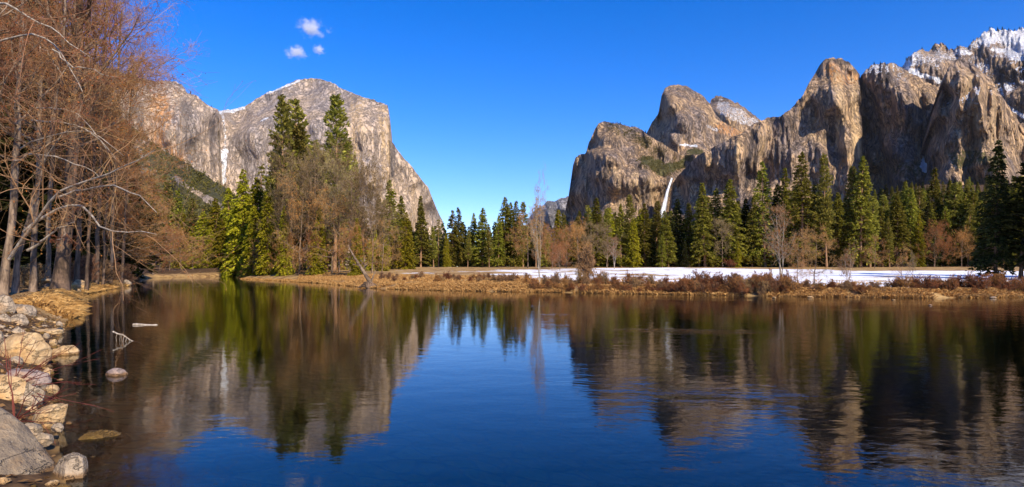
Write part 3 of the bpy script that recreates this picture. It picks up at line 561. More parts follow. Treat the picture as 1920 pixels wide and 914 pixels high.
for i in range(2): PR['birch%d' % i] = bare_tree(720+i, twig='twig_grey', bud='twig_rust', bark='bark_white', nl=14, k2=5, k3=5, k4=3, spread=.8, up=.08, budn=.3, h0=.25, stems=3, rad=.3)
for i in range(3): PR['willow%d' % i] = bare_tree(740+i, twig='twig_red' if i != 1 else 'twig_brown', bud='twig_rust', bark='bark_dark', Ht=3., rad=.045, nl=6, k2=5, k3=4, k4=3, spread=.8, up=.34, budn=.0, h0=.03, stems=15)

def tree(name, label, cat, key, px, top, D, wsc=1., group=None, dz=0., part2=None, rz=None):
    tm, cm, Ht = PR[key]; x = (px-CX)/F*D; z = gz(x, D)-.15+dz; hgt = H+(HY-top)/F*D-z; s = hgt/Ht
    if cat == 'tree' and key[:3] in ('fir', 'pin', 'sha', 'spa', 'ced'):
        wsc *= random.uniform(.95, 1.3) if key[:3] in ('fir', 'sha', 'ced') else random.uniform(.8, 1.)
        if key[:3] == 'fir' and random.random() < .4: tm, cm, Ht = PR['fir%d' % random.randrange(6)]; s = hgt/Ht
    o = thing(name, label, cat, (x, D, z), random.random()*6.28 if rz is None else rz, (s*wsc, s*wsc, s), group)
    if name != 'shrub': o.rotation_euler[0] = random.gauss(0, .022); o.rotation_euler[1] = random.gauss(0, .022)
    link('trunk' if name != 'shrub' else 'stems', tm, o)
    link(part2 or ('twigs' if key[:4] in ('cott', 'alde', 'oak0', 'oak1', 'birc', 'will') else 'crown'), cm, o)
    return o
#TREES
# ------------------------------------------------------------------ the conifers, row by row
rng = np.random.default_rng(77); random.seed(77)
ORD = ['first', 'second', 'third', 'fourth', 'fifth', 'sixth', 'seventh', 'eighth', 'ninth', 'tenth', 'eleventh', 'twelfth', 'thirteenth', 'fourteenth', 'fifteenth', 'sixteenth', 'seventeenth', 'eighteenth', 'nineteenth', 'twentieth', 'twenty-first', 'twenty-second', 'twenty-third', 'twenty-fourth', 'twenty-fifth', 'twenty-sixth', 'twenty-seventh', 'twenty-eighth', 'twenty-ninth', 'thirtieth', 'thirty-first', 'thirty-second', 'thirty-third', 'thirty-fourth', 'thirty-fifth', 'thirty-sixth', 'thirty-seventh', 'thirty-eighth', 'thirty-ninth', 'fortieth', 'forty-first', 'forty-second']
ZONES = [(-400, 700, 'left of the cottonwoods'), (700, 838, 'under the prow'), (838, 1045, 'in the valley gap'), (1045, 1238, 'under the brown cliff'), (1238, 1310, 'at the waterfall'), (1310, 1420, 'right of the waterfall'), (1420, 1640, 'before the tan tower'), (1640, 2400, 'below the shaded wall')]
LOOK = {'fir': 'dark conical conifer', 'pin': 'olive pine', 'ced': 'bright yellow-green cedar', 'spa': 'thin sparse pine', 'sha': 'shade-toned conifer'}
def conifer_rows(rows, where, group):
    seen = {}
    for px, top, D, key, wsc in sorted(rows):
        zn = next(z for a, b, z in ZONES if a <= px < b); k = (zn, key[:3]); seen[k] = seen.get(k, 0)+1
        lab = '%s %s from the left, %s, %s' % (ORD[(seen[k]-1) % 30], LOOK[key[:3]], where, zn)
        tree('conifer', lab, 'tree', key, px, top, D, wsc, group)
front = [(730, 337, 205, 'fir0', .85), (753, 366, 215, 'fir1', .8), (760, 398, 185, 'cedar0', .95), (738, 425, 190, 'cedar1', .8), (771, 414, 230, 'shade0', .9), (789, 366, 225, 'fir2', .8), (822, 409, 230, 'sparse0', 1.), (813, 425, 226, 'pine0', .9),
 (838, 440, 226, 'cedar2', .8), (848, 394, 232, 'fir3', .85), (862, 388, 238, 'fir1', .8), (877, 432, 224, 'pine1', .9), (888, 399, 236, 'fir0', .75), (904, 389, 230, 'fir2', 1.05), (917, 425, 224, 'pine2', .9), (935, 403, 232, 'fir3', .9), (948, 369, 236, 'fir0', .85), (957, 379, 240, 'fir2', .8), (966, 377, 234, 'fir1', .85), (981, 379, 238, 'pine3', .9), (1005, 381, 240, 'sparse1', .9), (1022, 430, 230, 'fir3', .8),
 (1060, 400, 240, 'pine0', .9), (1085, 395, 238, 'fir1', .9), (1103, 385, 240, 'pine1', .9), (1122, 371, 232, 'fir2', 1.), (1140, 392, 238, 'pine2', .9), (1165, 381, 236, 'fir0', .9), (1184, 366, 236, 'pine3', .95), (1188, 410, 222, 'cedar1', 1.0), (1211, 381, 234, 'fir3', .9), (1230, 377, 236, 'pine0', .9),
 (1242, 440, 224, 'fir0', .9), (1253, 393, 228, 'fir2', .95), (1270, 373, 236, 'shade1', 1.), (1291, 381, 234, 'fir1', .95), (1284, 450, 226, 'shade0', .9),
 (1322, 342, 226, 'fir0', .92), (1310, 372, 232, 'pine1', .9), (1340, 353, 236, 'fir3', .9), (1368, 335, 230, 'fir2', .95), (1383, 452, 222, 'cedar2', 1.0), (1395, 372, 236, 'shade0', .9), (1410, 366, 232, 'fir1', .85),
 (1435, 301, 232, 'fir0', .8), (1452, 345, 238, 'shade1', .8), (1466, 314, 236, 'fir1', .72), (1505, 284, 222, 'fir3', .82), (1488, 360, 236, 'pine2', .8), (1528, 345, 238, 'shade0', .8), (1550, 288, 218, 'pine3', .74), (1572, 360, 236, 'fir2', .8), (1596, 313, 226, 'pine0', .8), (1614, 292, 222, 'fir2', .78), (1632, 372, 226, 'pine1', .8),
 (1655, 388, 232, 'fir1', .9), (1682, 360, 238, 'fir0', .9), (1668, 410, 228, 'pine2', .9), (1705, 352, 242, 'fir3', .8), (1722, 400, 236, 'cedar0', .7), (1748, 315, 262, 'fir1', .75), (1738, 380, 246, 'shade1', .9), (1770, 338, 262, 'fir2', .8), (1792, 350, 256, 'fir0', .8), (1815, 382, 244, 'pine3', .85), (1838, 370, 246, 'fir3', .85), (1850, 392, 236, 'shade0', .9), (1880, 360, 236, 'fir1', .9), (1905, 330, 246, 'fir2', .85), (1930, 350, 244, 'fir0', .9)]
rm = np.random.default_rng(5)
for px in np.arange(1052, 1920, 21.):
    px += rm.normal()*5; lo = np.interp(px, [1050, 1240, 1300, 1400, 1500, 1640, 1700, 1900], [410, 415, 400, 385, 365, 375, 365, 350])
    front.append((float(px), float(lo+rm.normal()*14), 248+12*rm.random(), ['fir4', 'pine2', 'fir5', 'fir1', 'cedar1', 'pine0', 'fir3'][rm.integers(7)], 1.05))
conifer_rows(front, 'front meadow row', 'conifers along the far edge of the meadow')
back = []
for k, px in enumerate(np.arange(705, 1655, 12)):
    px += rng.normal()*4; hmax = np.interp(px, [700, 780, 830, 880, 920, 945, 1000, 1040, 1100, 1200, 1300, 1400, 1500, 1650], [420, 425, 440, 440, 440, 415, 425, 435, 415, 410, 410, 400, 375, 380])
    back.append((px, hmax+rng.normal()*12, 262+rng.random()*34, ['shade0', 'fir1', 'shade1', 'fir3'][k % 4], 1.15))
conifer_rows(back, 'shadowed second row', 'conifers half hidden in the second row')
for ri, (D, sp) in enumerate(((300, 30), (370, 28), (450, 26), (560, 24), (700, 22), (880, 20), (1080, 19))):
    slope = []
    for px in np.arange(1615+ (D-300)*.03, 1990, sp):
        x = px+rng.normal()*sp*.3; d = D*(1+rng.normal()*.04)
        h = (24+14*rng.random())*(1 if D < 900 else .85); z = gz((x-CX)/F*d, d)
        slope.append((x, HY-(z+h-H)/d*F, d, ['fir0', 'fir1', 'fir2', 'fir3', 'pine1', 'shade0'][rng.integers(6)], .95))
    conifer_rows(slope, '%s row up the slope' % ORD[ri], 'conifers climbing the right-hand slope')
# left-hand conifers
left = [(531, 181, 172, 'pine0', .85, 'tall dark pine left of two others above the bare cottonwoods'), (565, 186, 182, 'pine1', .85, 'tall pine in the middle of three above the bare cottonwoods'), (628, 175, 168, 'pine2', .9, 'tallest pine, rightmost of three against the pale monolith'),
 (548, 235, 178, 'pine3', .9, 'shorter pine tucked between the two tall left pines'), (612, 250, 176, 'fir2', .9, 'shorter dark conifer just left of the tallest pine'), (585, 262, 190, 'pine0', .9, 'shorter pine below the gap between the tall pines'), (515, 260, 186, 'fir1', .8, 'dark conifer close on the left of the tall pines'), (645, 262, 180, 'pine3', .8, 'shorter pine close on the right of the tallest pine'),
 (482, 302, 205, 'sparse0', .9, 'thin dark pine standing behind the bright cedars'), (454, 318, 205, 'cedar0', .95, 'tall bright cedar left of the thin dark pine'), (488, 333, 190, 'cedar1', .9, 'bright cedar just right of the thin dark pine'), (430, 352, 225, 'cedar2', 1.1, 'rounded yellow-green cedar left of the tallest bright cedar'), (404, 372, 232, 'cedar0', 1.2, 'yellow-green cedar beside the foot of the scree streak'), (380, 395, 238, 'cedar1', 1.3, 'bright cedar near the head of the quiet river arm'), (472, 395, 182, 'cedar2', .8, 'low bright cedar in front of the other bright cedars'), (418, 410, 222, 'cedar0', 1.3, 'lowest bright cedar by the far left waterline'),
 (358, 372, 248, 'pine1', .9, 'olive pine at the foot of the scrub slope'), (335, 352, 262, 'fir2', .9, 'dark conifer against the lower scrub slope'), (312, 340, 262, 'pine2', .9, 'olive pine behind the bare riverbank alders'), (520, 330, 182, 'cedar2', .7, 'green cedar showing between the left cottonwoods'), (670, 300, 200, 'sparse1', .5, 'thin ragged conifer right of the cottonwood tops'), (668, 282, 172, 'sparse0', .45, 'slim dark snag-like pine by the right cottonwoods'), (700, 420, 165, 'cedar1', .9, 'low green cedar right of the bare cottonwoods')]
left += [(503, 338, 160, 'cedar0', .8, 'tall bright cedar just left of the bare cottonwoods'), (532, 385, 151, 'cedar1', .8, 'bright cedar partly covering the leftmost cottonwood'), (476, 385, 172, 'cedar2', .95, 'low bright cedar rising behind the small brown spit trees'), (594, 385, 141, 'cedar2', .75, 'green cedar showing low between middle and tallest pine'), (668, 410, 128, 'cedar0', .75, 'green cedar showing between the right cottonwoods'), (345, 400, 250, 'cedar2', 1.2, 'yellow-green cedar behind the far bare alders'), (362, 425, 240, 'cedar0', 1.2, 'low yellow-green cedar above the sandbar'), (395, 425, 228, 'cedar1', 1.2, 'low cedar left of the lowest bright cedar'), (440, 400, 212, 'cedar0', 1.2, 'bright cedar directly behind the spit tip'), (462, 365, 208, 'cedar2', 1.1, 'full bright cedar between the two tallest bright cedars'), (498, 395, 196, 'cedar1', 1.1, 'bright cedar behind the left cottonwoods'), (512, 425, 184, 'cedar0', 1.1, 'low bright cedar among the left cottonwood trunks'), (546, 380, 190, 'cedar2', .9, 'green cedar showing between the middle cottonwoods'), (600, 400, 186, 'fir4', 1.1, 'dark conifer behind the middle cottonwood trunks'), (640, 420, 178, 'fir5', 1.1, 'dark conifer behind the right cottonwood trunks'), (560, 430, 184, 'fir2', 1.1, 'dark young conifer among the cottonwood trunks'), (682, 392, 176, 'pine1', 1., 'olive pine right of the cottonwoods'), (712, 372, 196, 'pine0', .9, 'olive pine left of the front meadow row'), (722, 440, 160, 'cedar2', 1., 'small green cedar beside the leaning snag'), (322, 372, 268, 'cedar1', 1.2, 'yellow-green cedar low on the scrub slope'), (290, 330, 270, 'pine3', 1.1, 'olive pine high on the left behind the alders')]
for px, top, D, key, wsc, lab in left: tree('conifer', lab, 'tree', key, px, top, D, wsc, 'conifers on the left of the river')
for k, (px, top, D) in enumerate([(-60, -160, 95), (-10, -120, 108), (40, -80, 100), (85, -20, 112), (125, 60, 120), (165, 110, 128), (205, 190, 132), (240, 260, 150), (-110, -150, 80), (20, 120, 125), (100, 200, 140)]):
    tree('conifer', ['dark', 'shade-toned', 'shadowy'][k % 3]+' conifer hidden deep in the left grove, %s from the left' % ORD[[1, 2, 4, 5, 7, 8, 9, 10, 0, 3, 6][k]], 'tree', ['shade0', 'shade1'][k % 2], px, top, D, 1.05, 'dark conifers deep in the left grove')
tree('conifer', 'big dark conifer standing on the right bank near the frame edge', 'tree', 'shade1', 1866, 262, 100, .72)
tree('conifer', 'smaller dark pine at the right frame edge beside the big conifer', 'tree', 'gloom1', 1916, 306, 97, 1.2)
tree('conifer', 'shaded conifer just outside the right bank bend', 'tree', 'shade1', 2010, 180, 92, 1.1, 'trees beyond the right frame edge')
tree('conifer', 'tall shaded pine farther along the right bank', 'tree', 'shade0', 2120, 120, 100, 1.1, 'trees beyond the right frame edge')

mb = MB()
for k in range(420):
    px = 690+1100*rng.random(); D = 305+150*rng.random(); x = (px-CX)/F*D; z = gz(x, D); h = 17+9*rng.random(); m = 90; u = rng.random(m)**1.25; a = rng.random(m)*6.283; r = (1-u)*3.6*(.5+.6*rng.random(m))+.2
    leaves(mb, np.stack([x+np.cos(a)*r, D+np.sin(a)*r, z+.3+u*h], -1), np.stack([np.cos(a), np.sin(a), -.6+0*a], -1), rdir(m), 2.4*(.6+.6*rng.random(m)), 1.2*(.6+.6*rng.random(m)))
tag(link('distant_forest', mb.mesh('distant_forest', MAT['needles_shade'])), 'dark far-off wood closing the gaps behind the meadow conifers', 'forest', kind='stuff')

# ------------------------------------------------------------------ bare broadleaf trees
def bare(rows, group):
    for px, top, D, key, wsc, lab in rows: tree('bare_tree', lab, 'tree', key, px, top, D, wsc, group)
bare([(474, 468, 176, 'alder0', .9, 'small brown bare tree at the tip of the wooded spit'), (490, 440, 166, 'alder1', .7, 'brown bare tree second from the tip of the wooded spit'), (524, 345, 162, 'cotton0', .55, 'leftmost tall bare cottonwood on the wooded spit'), (544, 298, 152, 'cotton1', .75, 'tall bare cottonwood in front of the left tall pines'), (560, 352, 146, 'alder2', .85, 'brown drooping bare tree low between the left pines'), (576, 296, 158, 'cotton2', .62, 'bare cottonwood directly below the middle of the three tall pines'), (602, 300, 150, 'cotton3', .75, 'bare cottonwood between the middle and the tallest pine'), (622, 362, 140, 'alder3', .85, 'lower brown bare tree just left of the tallest pine'), (636, 306, 146, 'cotton0', .62, 'bare cottonwood beneath the tallest pine'), (657, 305, 138, 'cotton1', .8, 'bare cottonwood just right of the tallest pine'), (680, 318, 142, 'cotton2', .72, 'rightmost tall bare cottonwood before the monolith prow'), (698, 352, 136, 'cotton3', .75, 'grey-brown bare cottonwood beside the leaning dead snag'), (716, 408, 134, 'alder0', .75, 'rusty bare tree at the right end of the spit wood'), (535, 445, 152, 'oak0', .8, 'low tangled brown tree under the left cottonwoods'), (590, 450, 142, 'oak1', .8, 'low tangled brown tree under the middle cottonwoods'), (664, 432, 128, 'oak0', .9, 'low rusty tree close behind the leaning dead snag')], 'bare trees on the wooded spit')
bare([(232, 330, 128, 'alder1', 1., 'reddish bare tree at the mouth of the dark left grove'), (262, 360, 158, 'alder2', .9, 'reddish bare tree leaning over the left waterline'), (288, 375, 182, 'alder3', .85, 'bare alder with a thin pale trunk at the river bend'), (318, 425, 208, 'alder0', .9, 'bare alder beyond the river bend, left of the round rusty tree'), (340, 440, 214, 'oak1', .7, 'round rusty bare tree at the head of the river arm'), (362, 448, 218, 'alder1', .9, 'bare alder right of the round rusty tree at the river arm'), (388, 452, 226, 'alder2', 1.1, 'low bare alder under the bright cedars'), (418, 468, 230, 'oak0', .9, 'low brown tree on the far sandbar'), (440, 462, 224, 'alder3', 1., 'brown bare tree closing the far end of the river arm'), (300, 425, 196, 'oak0', .8, 'low tangled tree at the left river bend'), (215, 390, 118, 'oak1', 1., 'low tangled tree at the mouth of the grove'), (195, 300, 116, 'alder0', 1.1, 'reddish tree deep behind the arching limbs')], 'bare trees on the left bank')
bare([(990, 402, 205, 'alder1', .95, 'brown bare tree before the gap conifers'), (1012, 352, 82, 'birch0', .32, 'slender pale leaning tree at the bank in the centre'), (1035, 432, 196, 'oak0', .9, 'rounded brown bare tree right of the slender pale tree'), (1062, 440, 205, 'alder2', 1.1, 'olive-brown bare tree below the distant bluish cliff'), (1085, 428, 200, 'oak1', .75, 'upswept golden bare tree below the lower brown cliff'), (1108, 420, 214, 'cotton0', .9, 'golden bare tree left of the grey one'), (1138, 424, 205, 'cotton1', .8, 'grey bare tree left of the green cedar'), (1152, 448, 190, 'birch1', .8, 'small bare tree with spreading pale limbs on the snow edge'), (1050, 462, 170, 'oak0', .9, 'low orange-brown thicket tree behind the snow'), (1355, 418, 226, 'cotton2', .8, 'round russet bare tree right of the waterfall conifers'), (1752, 424, 232, 'oak0', .72, 'round russet oak in front of the right slope'), (1803, 440, 230, 'oak1', .68, 'second round russet oak nearer the right edge'),
 (1466, 394, 69, 'birch1', .72, 'pale twin-trunk bare tree on the right bank'), (1526, 432, 73, 'alder3', .95, 'small drooping brown bare tree right of the twin-trunk tree'), (1592, 468, 70, 'birch0', .8, 'low forked bare sapling on the bank by the snow'), (1496, 450, 78, 'alder1', .8, 'slight brown bare sapling between twin-trunk and drooping trees'), (1690, 470, 76, 'alder2', .6, 'thin upright bare sapling in front of the snow'), (1712, 480, 80, 'cotton3', .5, 'thin bare sapling beside the upright one'), (1100, 470, 84, 'willow1', .8, 'tall brown willow clump at the bank'), (1640, 440, 200, 'alder0', .8, 'brown bare tree at the meadow edge under the tall pines')], 'bare trees around the meadow')

# shrubs along the right-hand bank
def shore_y(px):
    return np.interp(px, [447, 470, 520, 600, 660, 700, 760, 860, 930, 1000, 1100, 1300, 1450, 1600, 1750, 1860, 1930], [523, 524.5, 527, 531.5, 537, 541, 543.5, 546, 547, 548, 550, 553.5, 556, 558, 559.5, 558.5, 557])
SH = {}
def shrub(px, off, ht, key, wsc, lab, group='willow shrubs along the right bank'):
    D = H*F/(shore_y(px)-HY)+off; z = gz((px-CX)/F*D, D)
    tree('shrub', lab, 'shrub', key, px, HY-(z+ht-H)/D*F, D, wsc, group, part2='twigs')
hues = {'willow0': 'red', 'willow1': 'brown', 'willow2': 'rusty'}
zone2 = [(690, 980, 'along the left meadow bank'), (980, 1180, 'around the slender pale tree'), (1180, 1480, 'left of the twin-trunk tree'), (1480, 1660, 'right of the twin-trunk tree'), (1660, 1960, 'near the right frame edge')]
rows = []
for px in np.arange(722, 985, 9): rows.append((px+rng.normal()*5, 9+rng.random()*16, .6+.5*rng.random(), 'willow1' if rng.random() < .6 else 'willow2', 1.2))
for px in np.arange(995, 1180, 11): rows.append((px+rng.normal()*5, 2+rng.random()*6, .7+.9*rng.random(), ['willow0', 'willow2', 'willow1'][rng.integers(3)], 1.))
for px in np.arange(1190, 1480, 9): rows.append((px+rng.normal()*5, 1.+rng.random()*4., (.6 if px < 1265 else 1.)+.8*rng.random(), ['willow0', 'willow2', 'willow1', 'willow2'][rng.integers(4)], 1.2))
for px in np.arange(1486, 1660, 7): rows.append((px+rng.normal()*5, 1.+rng.random()*3, .45+.45*rng.random(), ['willow2', 'willow1'][rng.integers(2)], 1.2))
for px in np.arange(1275, 1480, 8): rows.append((px+rng.normal()*4, .3+rng.random()*1.2, .7+.7*rng.random(), ['willow0', 'willow2', 'willow1'][rng.integers(3)], 1.3))
for px in np.arange(1000, 1260, 14): rows.append((px+rng.normal()*4, .4+rng.random()*1.4, .5+.6*rng.random(), ['willow0', 'willow2'][rng.integers(2)], 1.3))
for px in np.arange(1675, 1950, 11): rows.append((px+rng.normal()*5, 1.+rng.random()*5, .7+.9*rng.random(), ['willow0', 'willow2', 'willow0'][rng.integers(3)], 1.1))
cnt = {}
for px, off, ht, key, wsc in sorted(rows):
    zn = next((z for a, b, z in zone2 if a <= px < b), zone2[-1][2]); k = (zn, key); cnt[k] = cnt.get(k, 0)+1
    shrub(px, off, ht, key, wsc, '%s %s leafless shrub from the left %s' % (ORD[min(cnt[k]-1, 41)], hues[key], zn))
tree('shrub', 'bright red shrub at the foot of the dark conifers', 'shrub', 'willow0', 1370, 489, 222, 1.6, None, part2='twigs')
for px, top, D, key, lab in [(160, 486, 78, 'willow1', 'big brown twiggy shrub beside the large dark trunk'), (185, 492, 86, 'willow1', 'brown twiggy shrub right of the bigger shrub at the grove'), (215, 496, 98, 'willow2', 'rusty shrub overhanging the left waterline'), (240, 500, 112, 'willow1', 'small brown shrub at the last left bank stones'), (70, 500, 62, 'willow1', 'brown shrub in the shade of the grove')]:
    tree('shrub', lab, 'shrub', key, px, top, D, 1.3, 'shrubs at the left grove', part2='twigs')

# ------------------------------------------------------------------ the near left grove: trunks and arching limbs
def smooth(P, n=3):
    P = np.asarray(P, float)
    for _ in range(n):
        Q = np.empty((2*len(P), P.shape[1])); Q[0::2] = P; Q[1:-1:2] = .5*(P[:-1]+P[1:]); Q[-1] = P[-1]
        P = np.concatenate([Q[:1], .25*Q[:-2]+.5*Q[1:-1]+.25*Q[2:], Q[-1:]])
    return P
def resample(P, n):
    P = smooth(P); t = np.concatenate([[0], np.cumsum(np.linalg.norm(np.diff(P, axis=0), axis=1))]); u = np.linspace(0, t[-1], n)
    return np.stack([np.interp(u, t, P[:, k]) for k in range(P.shape[1])], -1)
def grove_tree(label, trunk, D, r, limbs, bark='bark_grey', twig='twig_brown', bud='twig_rust', budn=.35, extra=26, seed=0, dens=1., t0=.3, limb_bark='bark_white'):
    global rng
    rng = np.random.default_rng(900+seed)
    x0 = (trunk[0][0]-CX)/F*D; z0 = gz(x0, D)-.2; org = np.array([x0, D, z0])
    def W(pts, d0, d1):
        n = len(pts); return np.array([bp(px, py, d0+(d1-d0)*k/(n-1)) for k, (px, py) in enumerate(pts)])
    tp = W(trunk, D, D+1.5); tp[0] = org; T = resample(tp, 18)-org; q = fbm(P3(np.arange(18)*.6, seed+np.zeros(18), np.zeros(18)), 2)*.25; T[1:, 0] += q[1:]
    Rt = r*np.linspace(1, .28, 18)**.8; Rt[0] *= 1.45; Rt[1] *= 1.1
    tr = MB(); Rt = Rt*.82; tubes(tr, T[None], Rt[None], 10)
    root = thing('bare_tree', label, 'tree', org, group='trees of the near left grove'); link('trunk', tr.mesh('trunk', MAT[bark]), root)
    cr = MB(); B1 = []; BR = []
    for pts, d0, d1, r0 in limbs:
        L = resample(W(pts, d0, d1), 12)-org; jit = rng.normal(size=(12, 3))*.16; jit[0] = 0; L = L+np.cumsum(jit, 0)*.6
        lm = MB(); r0 = r0*.75; tubes(lm, L[None], (r0*np.linspace(1, .15, 12)**.9)[None], 7); link('limb', lm.mesh('limb', MAT[limb_bark]), root); B1.append(L); BR.append(r0*np.linspace(1, .22, 12))
    Pm, Rm = spawn(T[None], Rt[None], extra, .95, .34, 12, t0, 1., .06, .14, .42, .22)
    tubes(cr, Pm, Rm, 5, 2)
    if B1: P1 = np.concatenate([np.stack(B1), Pm]); R1 = np.concatenate([np.stack(BR), Rm])
    else: P1, R1 = Pm, Rm
    P2, R2 = spawn(P1, R1, int(6*dens), .7, .42, 6, .2, 1., .02, .2, .55, .3); tubes(cr, P2, np.maximum(R2, .012), 4, 0)
    P3q, R3 = spawn(P2, R2, 6, .7, .55, 5, .15, 1., .0, .22, .6, .4); tubes(cr, P3q, np.maximum(R3, .008), 3, 0)
    P4, R4 = spawn(P3q, R3, 4, .7, .6, 3, .15, 1., .02, .25, .7, .4); tubes(cr, P4, np.maximum(R4, .006), 3, 0)
    e = np.concatenate([P4[:, 1:].reshape(-1, 3), P3q[:, 1:].reshape(-1, 3)]); e = e[rng.random(len(e)) < budn]; n = len(e)
    leaves(cr, e+rng.normal(size=(n, 3))*.05, rdir(n), rdir(n), .07+.10*rng.random(n), .035+.04*rng.random(n), 1)
    link('twigs', cr.mesh('twigs', [MAT[twig], MAT[bud], MAT[bark]]), root)
    return root
grove_tree('grey cottonwood at the frame edge with long pale limbs arching over the river', [(4, 530), (16, 470), (24, 400), (28, 300), (34, 190), (40, 60), (44, -60)], 46, .36,
    [([(18, 486), (40, 440), (66, 411), (108, 369), (131, 350), (197, 332), (243, 310), (286, 280)], 45, 37, .17), ([(45, 435), (95, 405), (144, 385), (171, 388), (187, 421), (203, 431), (245, 436), (290, 440)], 44, 38, .15), ([(110, 370), (140, 362), (164, 359), (213, 349), (245, 356), (272, 365), (299, 405)], 43, 36, .11), ([(52, 470), (70, 445), (100, 425), (128, 410)], 45, 42, .15), ([(26, 302), (59, 286), (85, 287), (121, 299), (160, 315), (178, 330)], 45, 40, .10)], seed=1, extra=12, t0=.4)
grove_tree('pale slim trunk second from the left in the grove', [(28, 530), (36, 470), (50, 420), (66, 359), (84, 290), (104, 200), (118, 90), (126, -40)], 50, .27, [([(69, 350), (90, 300), (121, 240), (150, 234)], 49, 45, .1), ([(33, 282), (60, 262), (90, 250), (121, 240), (165, 238), (230, 286)], 49, 42, .10)], seed=2, extra=12, t0=.4)
grove_tree('massive dark-barked trunk standing alone at the bank edge', [(112, 540), (117, 500), (122, 464), (128, 395), (138, 300), (146, 180), (150, 60), (154, -40)], 57, .78, [([(126, 420), (110, 440), (86, 465)], 56, 54, .16), ([(128, 395), (150, 375), (172, 368)], 56, 54, .2)], bark='bark_dark', seed=3, extra=28, budn=.5, limb_bark='bark_grey', t0=.4)
grove_tree('grey trunk behind the arching limbs with drooping rusty twigs', [(62, 528), (66, 440), (70, 330), (74, 200), (84, 90), (92, -60)], 54, .30, [([(69, 203), (108, 203), (144, 213), (171, 230), (203, 272)], 53, 44, .10), ([(59, 226), (100, 222), (125, 223), (177, 236), (230, 286)], 53, 43, .10), ([(75, 89), (110, 120), (126, 155)], 52, 48, .09)], seed=4, extra=18, budn=.55, t0=.4)
grove_tree('tree at the far left edge with bright bare limbs across the top', [(-46, 540), (-44, 400), (-40, 250), (-36, 120), (-20, 20), (-10, -40)], 40, .36, [([(-36, 30), (0, 7), (20, 7), (75, 43), (108, 49), (148, 79), (175, 100)], 39, 33, .11), ([(-38, 90), (0, 69), (39, 67), (98, 93), (115, 102), (125, 128), (144, 144), (160, 170)], 39, 33, .10), ([(98, 93), (140, 120), (190, 133), (225, 140)], 35, 32, .06)], seed=5, extra=22)
for k, (px, top, D, r) in enumerate([(96, -40, 66, .3), (152, -20, 74, .34), (188, -30, 82, .34), (214, 20, 90, .3), (170, 120, 70, .22), (235, 140, 96, .26), (132, -60, 62, .28), (200, 190, 84, .2)]):
    b = 526 if D < 80 else 522
    grove_tree('rust-tinged bare tree %s from the left behind the massive dark trunk' % ORD[[0, 4, 6, 7, 3, 9, 2, 5][k]], [(px-8, b), (px-4, b-90), (px+4, (b+top)/2), (px+8, (b+top*3)/4), (px+14, top)], D, r, [], seed=10+k, extra=30, budn=.85, dens=1., t0=.42, bark='bark_dark' if k % 3 else 'bark_grey')

# ------------------------------------------------------------------ boulders
def boulder(name_label, px0, px1, top, base, D, mat, seed, depth=.85, tilt=0., sink=.25, group='boulders on the near left shore', sharp=.97, facets=11, ctr=None, dims=None):
    import bmesh
    r = np.random.default_rng(3000+seed); bm = bmesh.new(); bmesh.ops.create_icosphere(bm, subdivisions=5, radius=1)
    V = np.array([v.co for v in bm.verts]); n = r.normal(size=(facets, 3)); n /= np.linalg.norm(n, axis=1)[:, None]; dk = .72+.28*r.random(facets)
    dt = V@n.T; rr = np.where(dt > .05, dk/np.maximum(dt, .05), 9).min(1); rr = np.minimum(rr, 1.12); rr = sharp*rr+(1-sharp)*.92
    rr = rr+.09*fbm(V*1.6+seed, 4)+.05*(cnoise(V*3.1+seed, .12)-.5)+.03*fbm(V*7+seed, 4)+.014*fbm(V*22+seed, 2); V = V*rr[:, None]
    if dims is None: wd = (px1-px0)/F*D*.5; ht = (base-top)/F*D*.5; dims = (wd, wd*depth, ht*(1+sink)); cpx, cpy = (px0+px1)/2, (top+base)/2+sink*(base-top)*.5; c = bp(cpx, cpy, D+wd*depth*.6)
    else: c = bp(*ctr, D)
    V = V/np.abs(V).max(0)*np.array(dims)
    if tilt: ca, sa = math.cos(tilt), math.sin(tilt); V = np.stack([V[:, 0]*ca-V[:, 2]*sa, V[:, 1], V[:, 0]*sa+V[:, 2]*ca], -1)
    for v, q in zip(bm.verts, V): v.co = q
    me = bpy.data.meshes.new('boulder'); bm.to_mesh(me); bm.free(); me.polygons.foreach_set('use_smooth', [True]*len(me.polygons)); me.materials.append(MAT[mat])
    o = link('boulder', me); o.location = c; tag(o, name_label, 'boulder', group); return o
boulder('huge weathered slab boulder filling the bottom left corner', 0, 0, 0, 0, 8.6, 'stone_big', 1, dims=(2.3, 1.1, .72), ctr=(-12, 962), tilt=-.80, sharp=.9, facets=16)
boulder('grey-tan boulder at the bottom edge right of the huge slab', 98, 172, 850, 925, 8.7, 'stone_grey', 2, sink=.3)
boulder('golden orange-stained boulder at the left edge above the slab', -34, 58, 700, 776, 12.6, 'stone_tan', 3, sink=.15)
boulder('grey block leaning on the golden orange-stained boulder', 20, 74, 712, 784, 12.8, 'stone_grey', 18, sink=.2, tilt=-.4)
boulder('smooth tan boulder sloping into the water beside the slab', 64, 124, 745, 812, 11.4, 'stone_tan', 4, tilt=-.5, sink=.3)
boulder('pinkish ridged rock between the two large tan boulders', 6, 92, 688, 730, 15.2, 'stone_pink', 5, tilt=-.15)
boulder('largest angular cream boulder with a pointed top', 4, 92, 622, 692, 18.2, 'stone_tan', 6, sink=.15, facets=9, sharp=.9)
boulder('pointed orange rock standing alone in the shallows', 100, 145, 644, 670, 21., 'stone_tan', 7, sink=.5, facets=8, sharp=.9)
boulder('small upright egg-shaped stone below the cream boulder', 79, 95, 689, 713, 16.4, 'stone_tan', 8)
boulder('flat orange slab lying at the waterline', 53, 116, 613, 634, 27., 'stone_tan', 9, sink=.3)
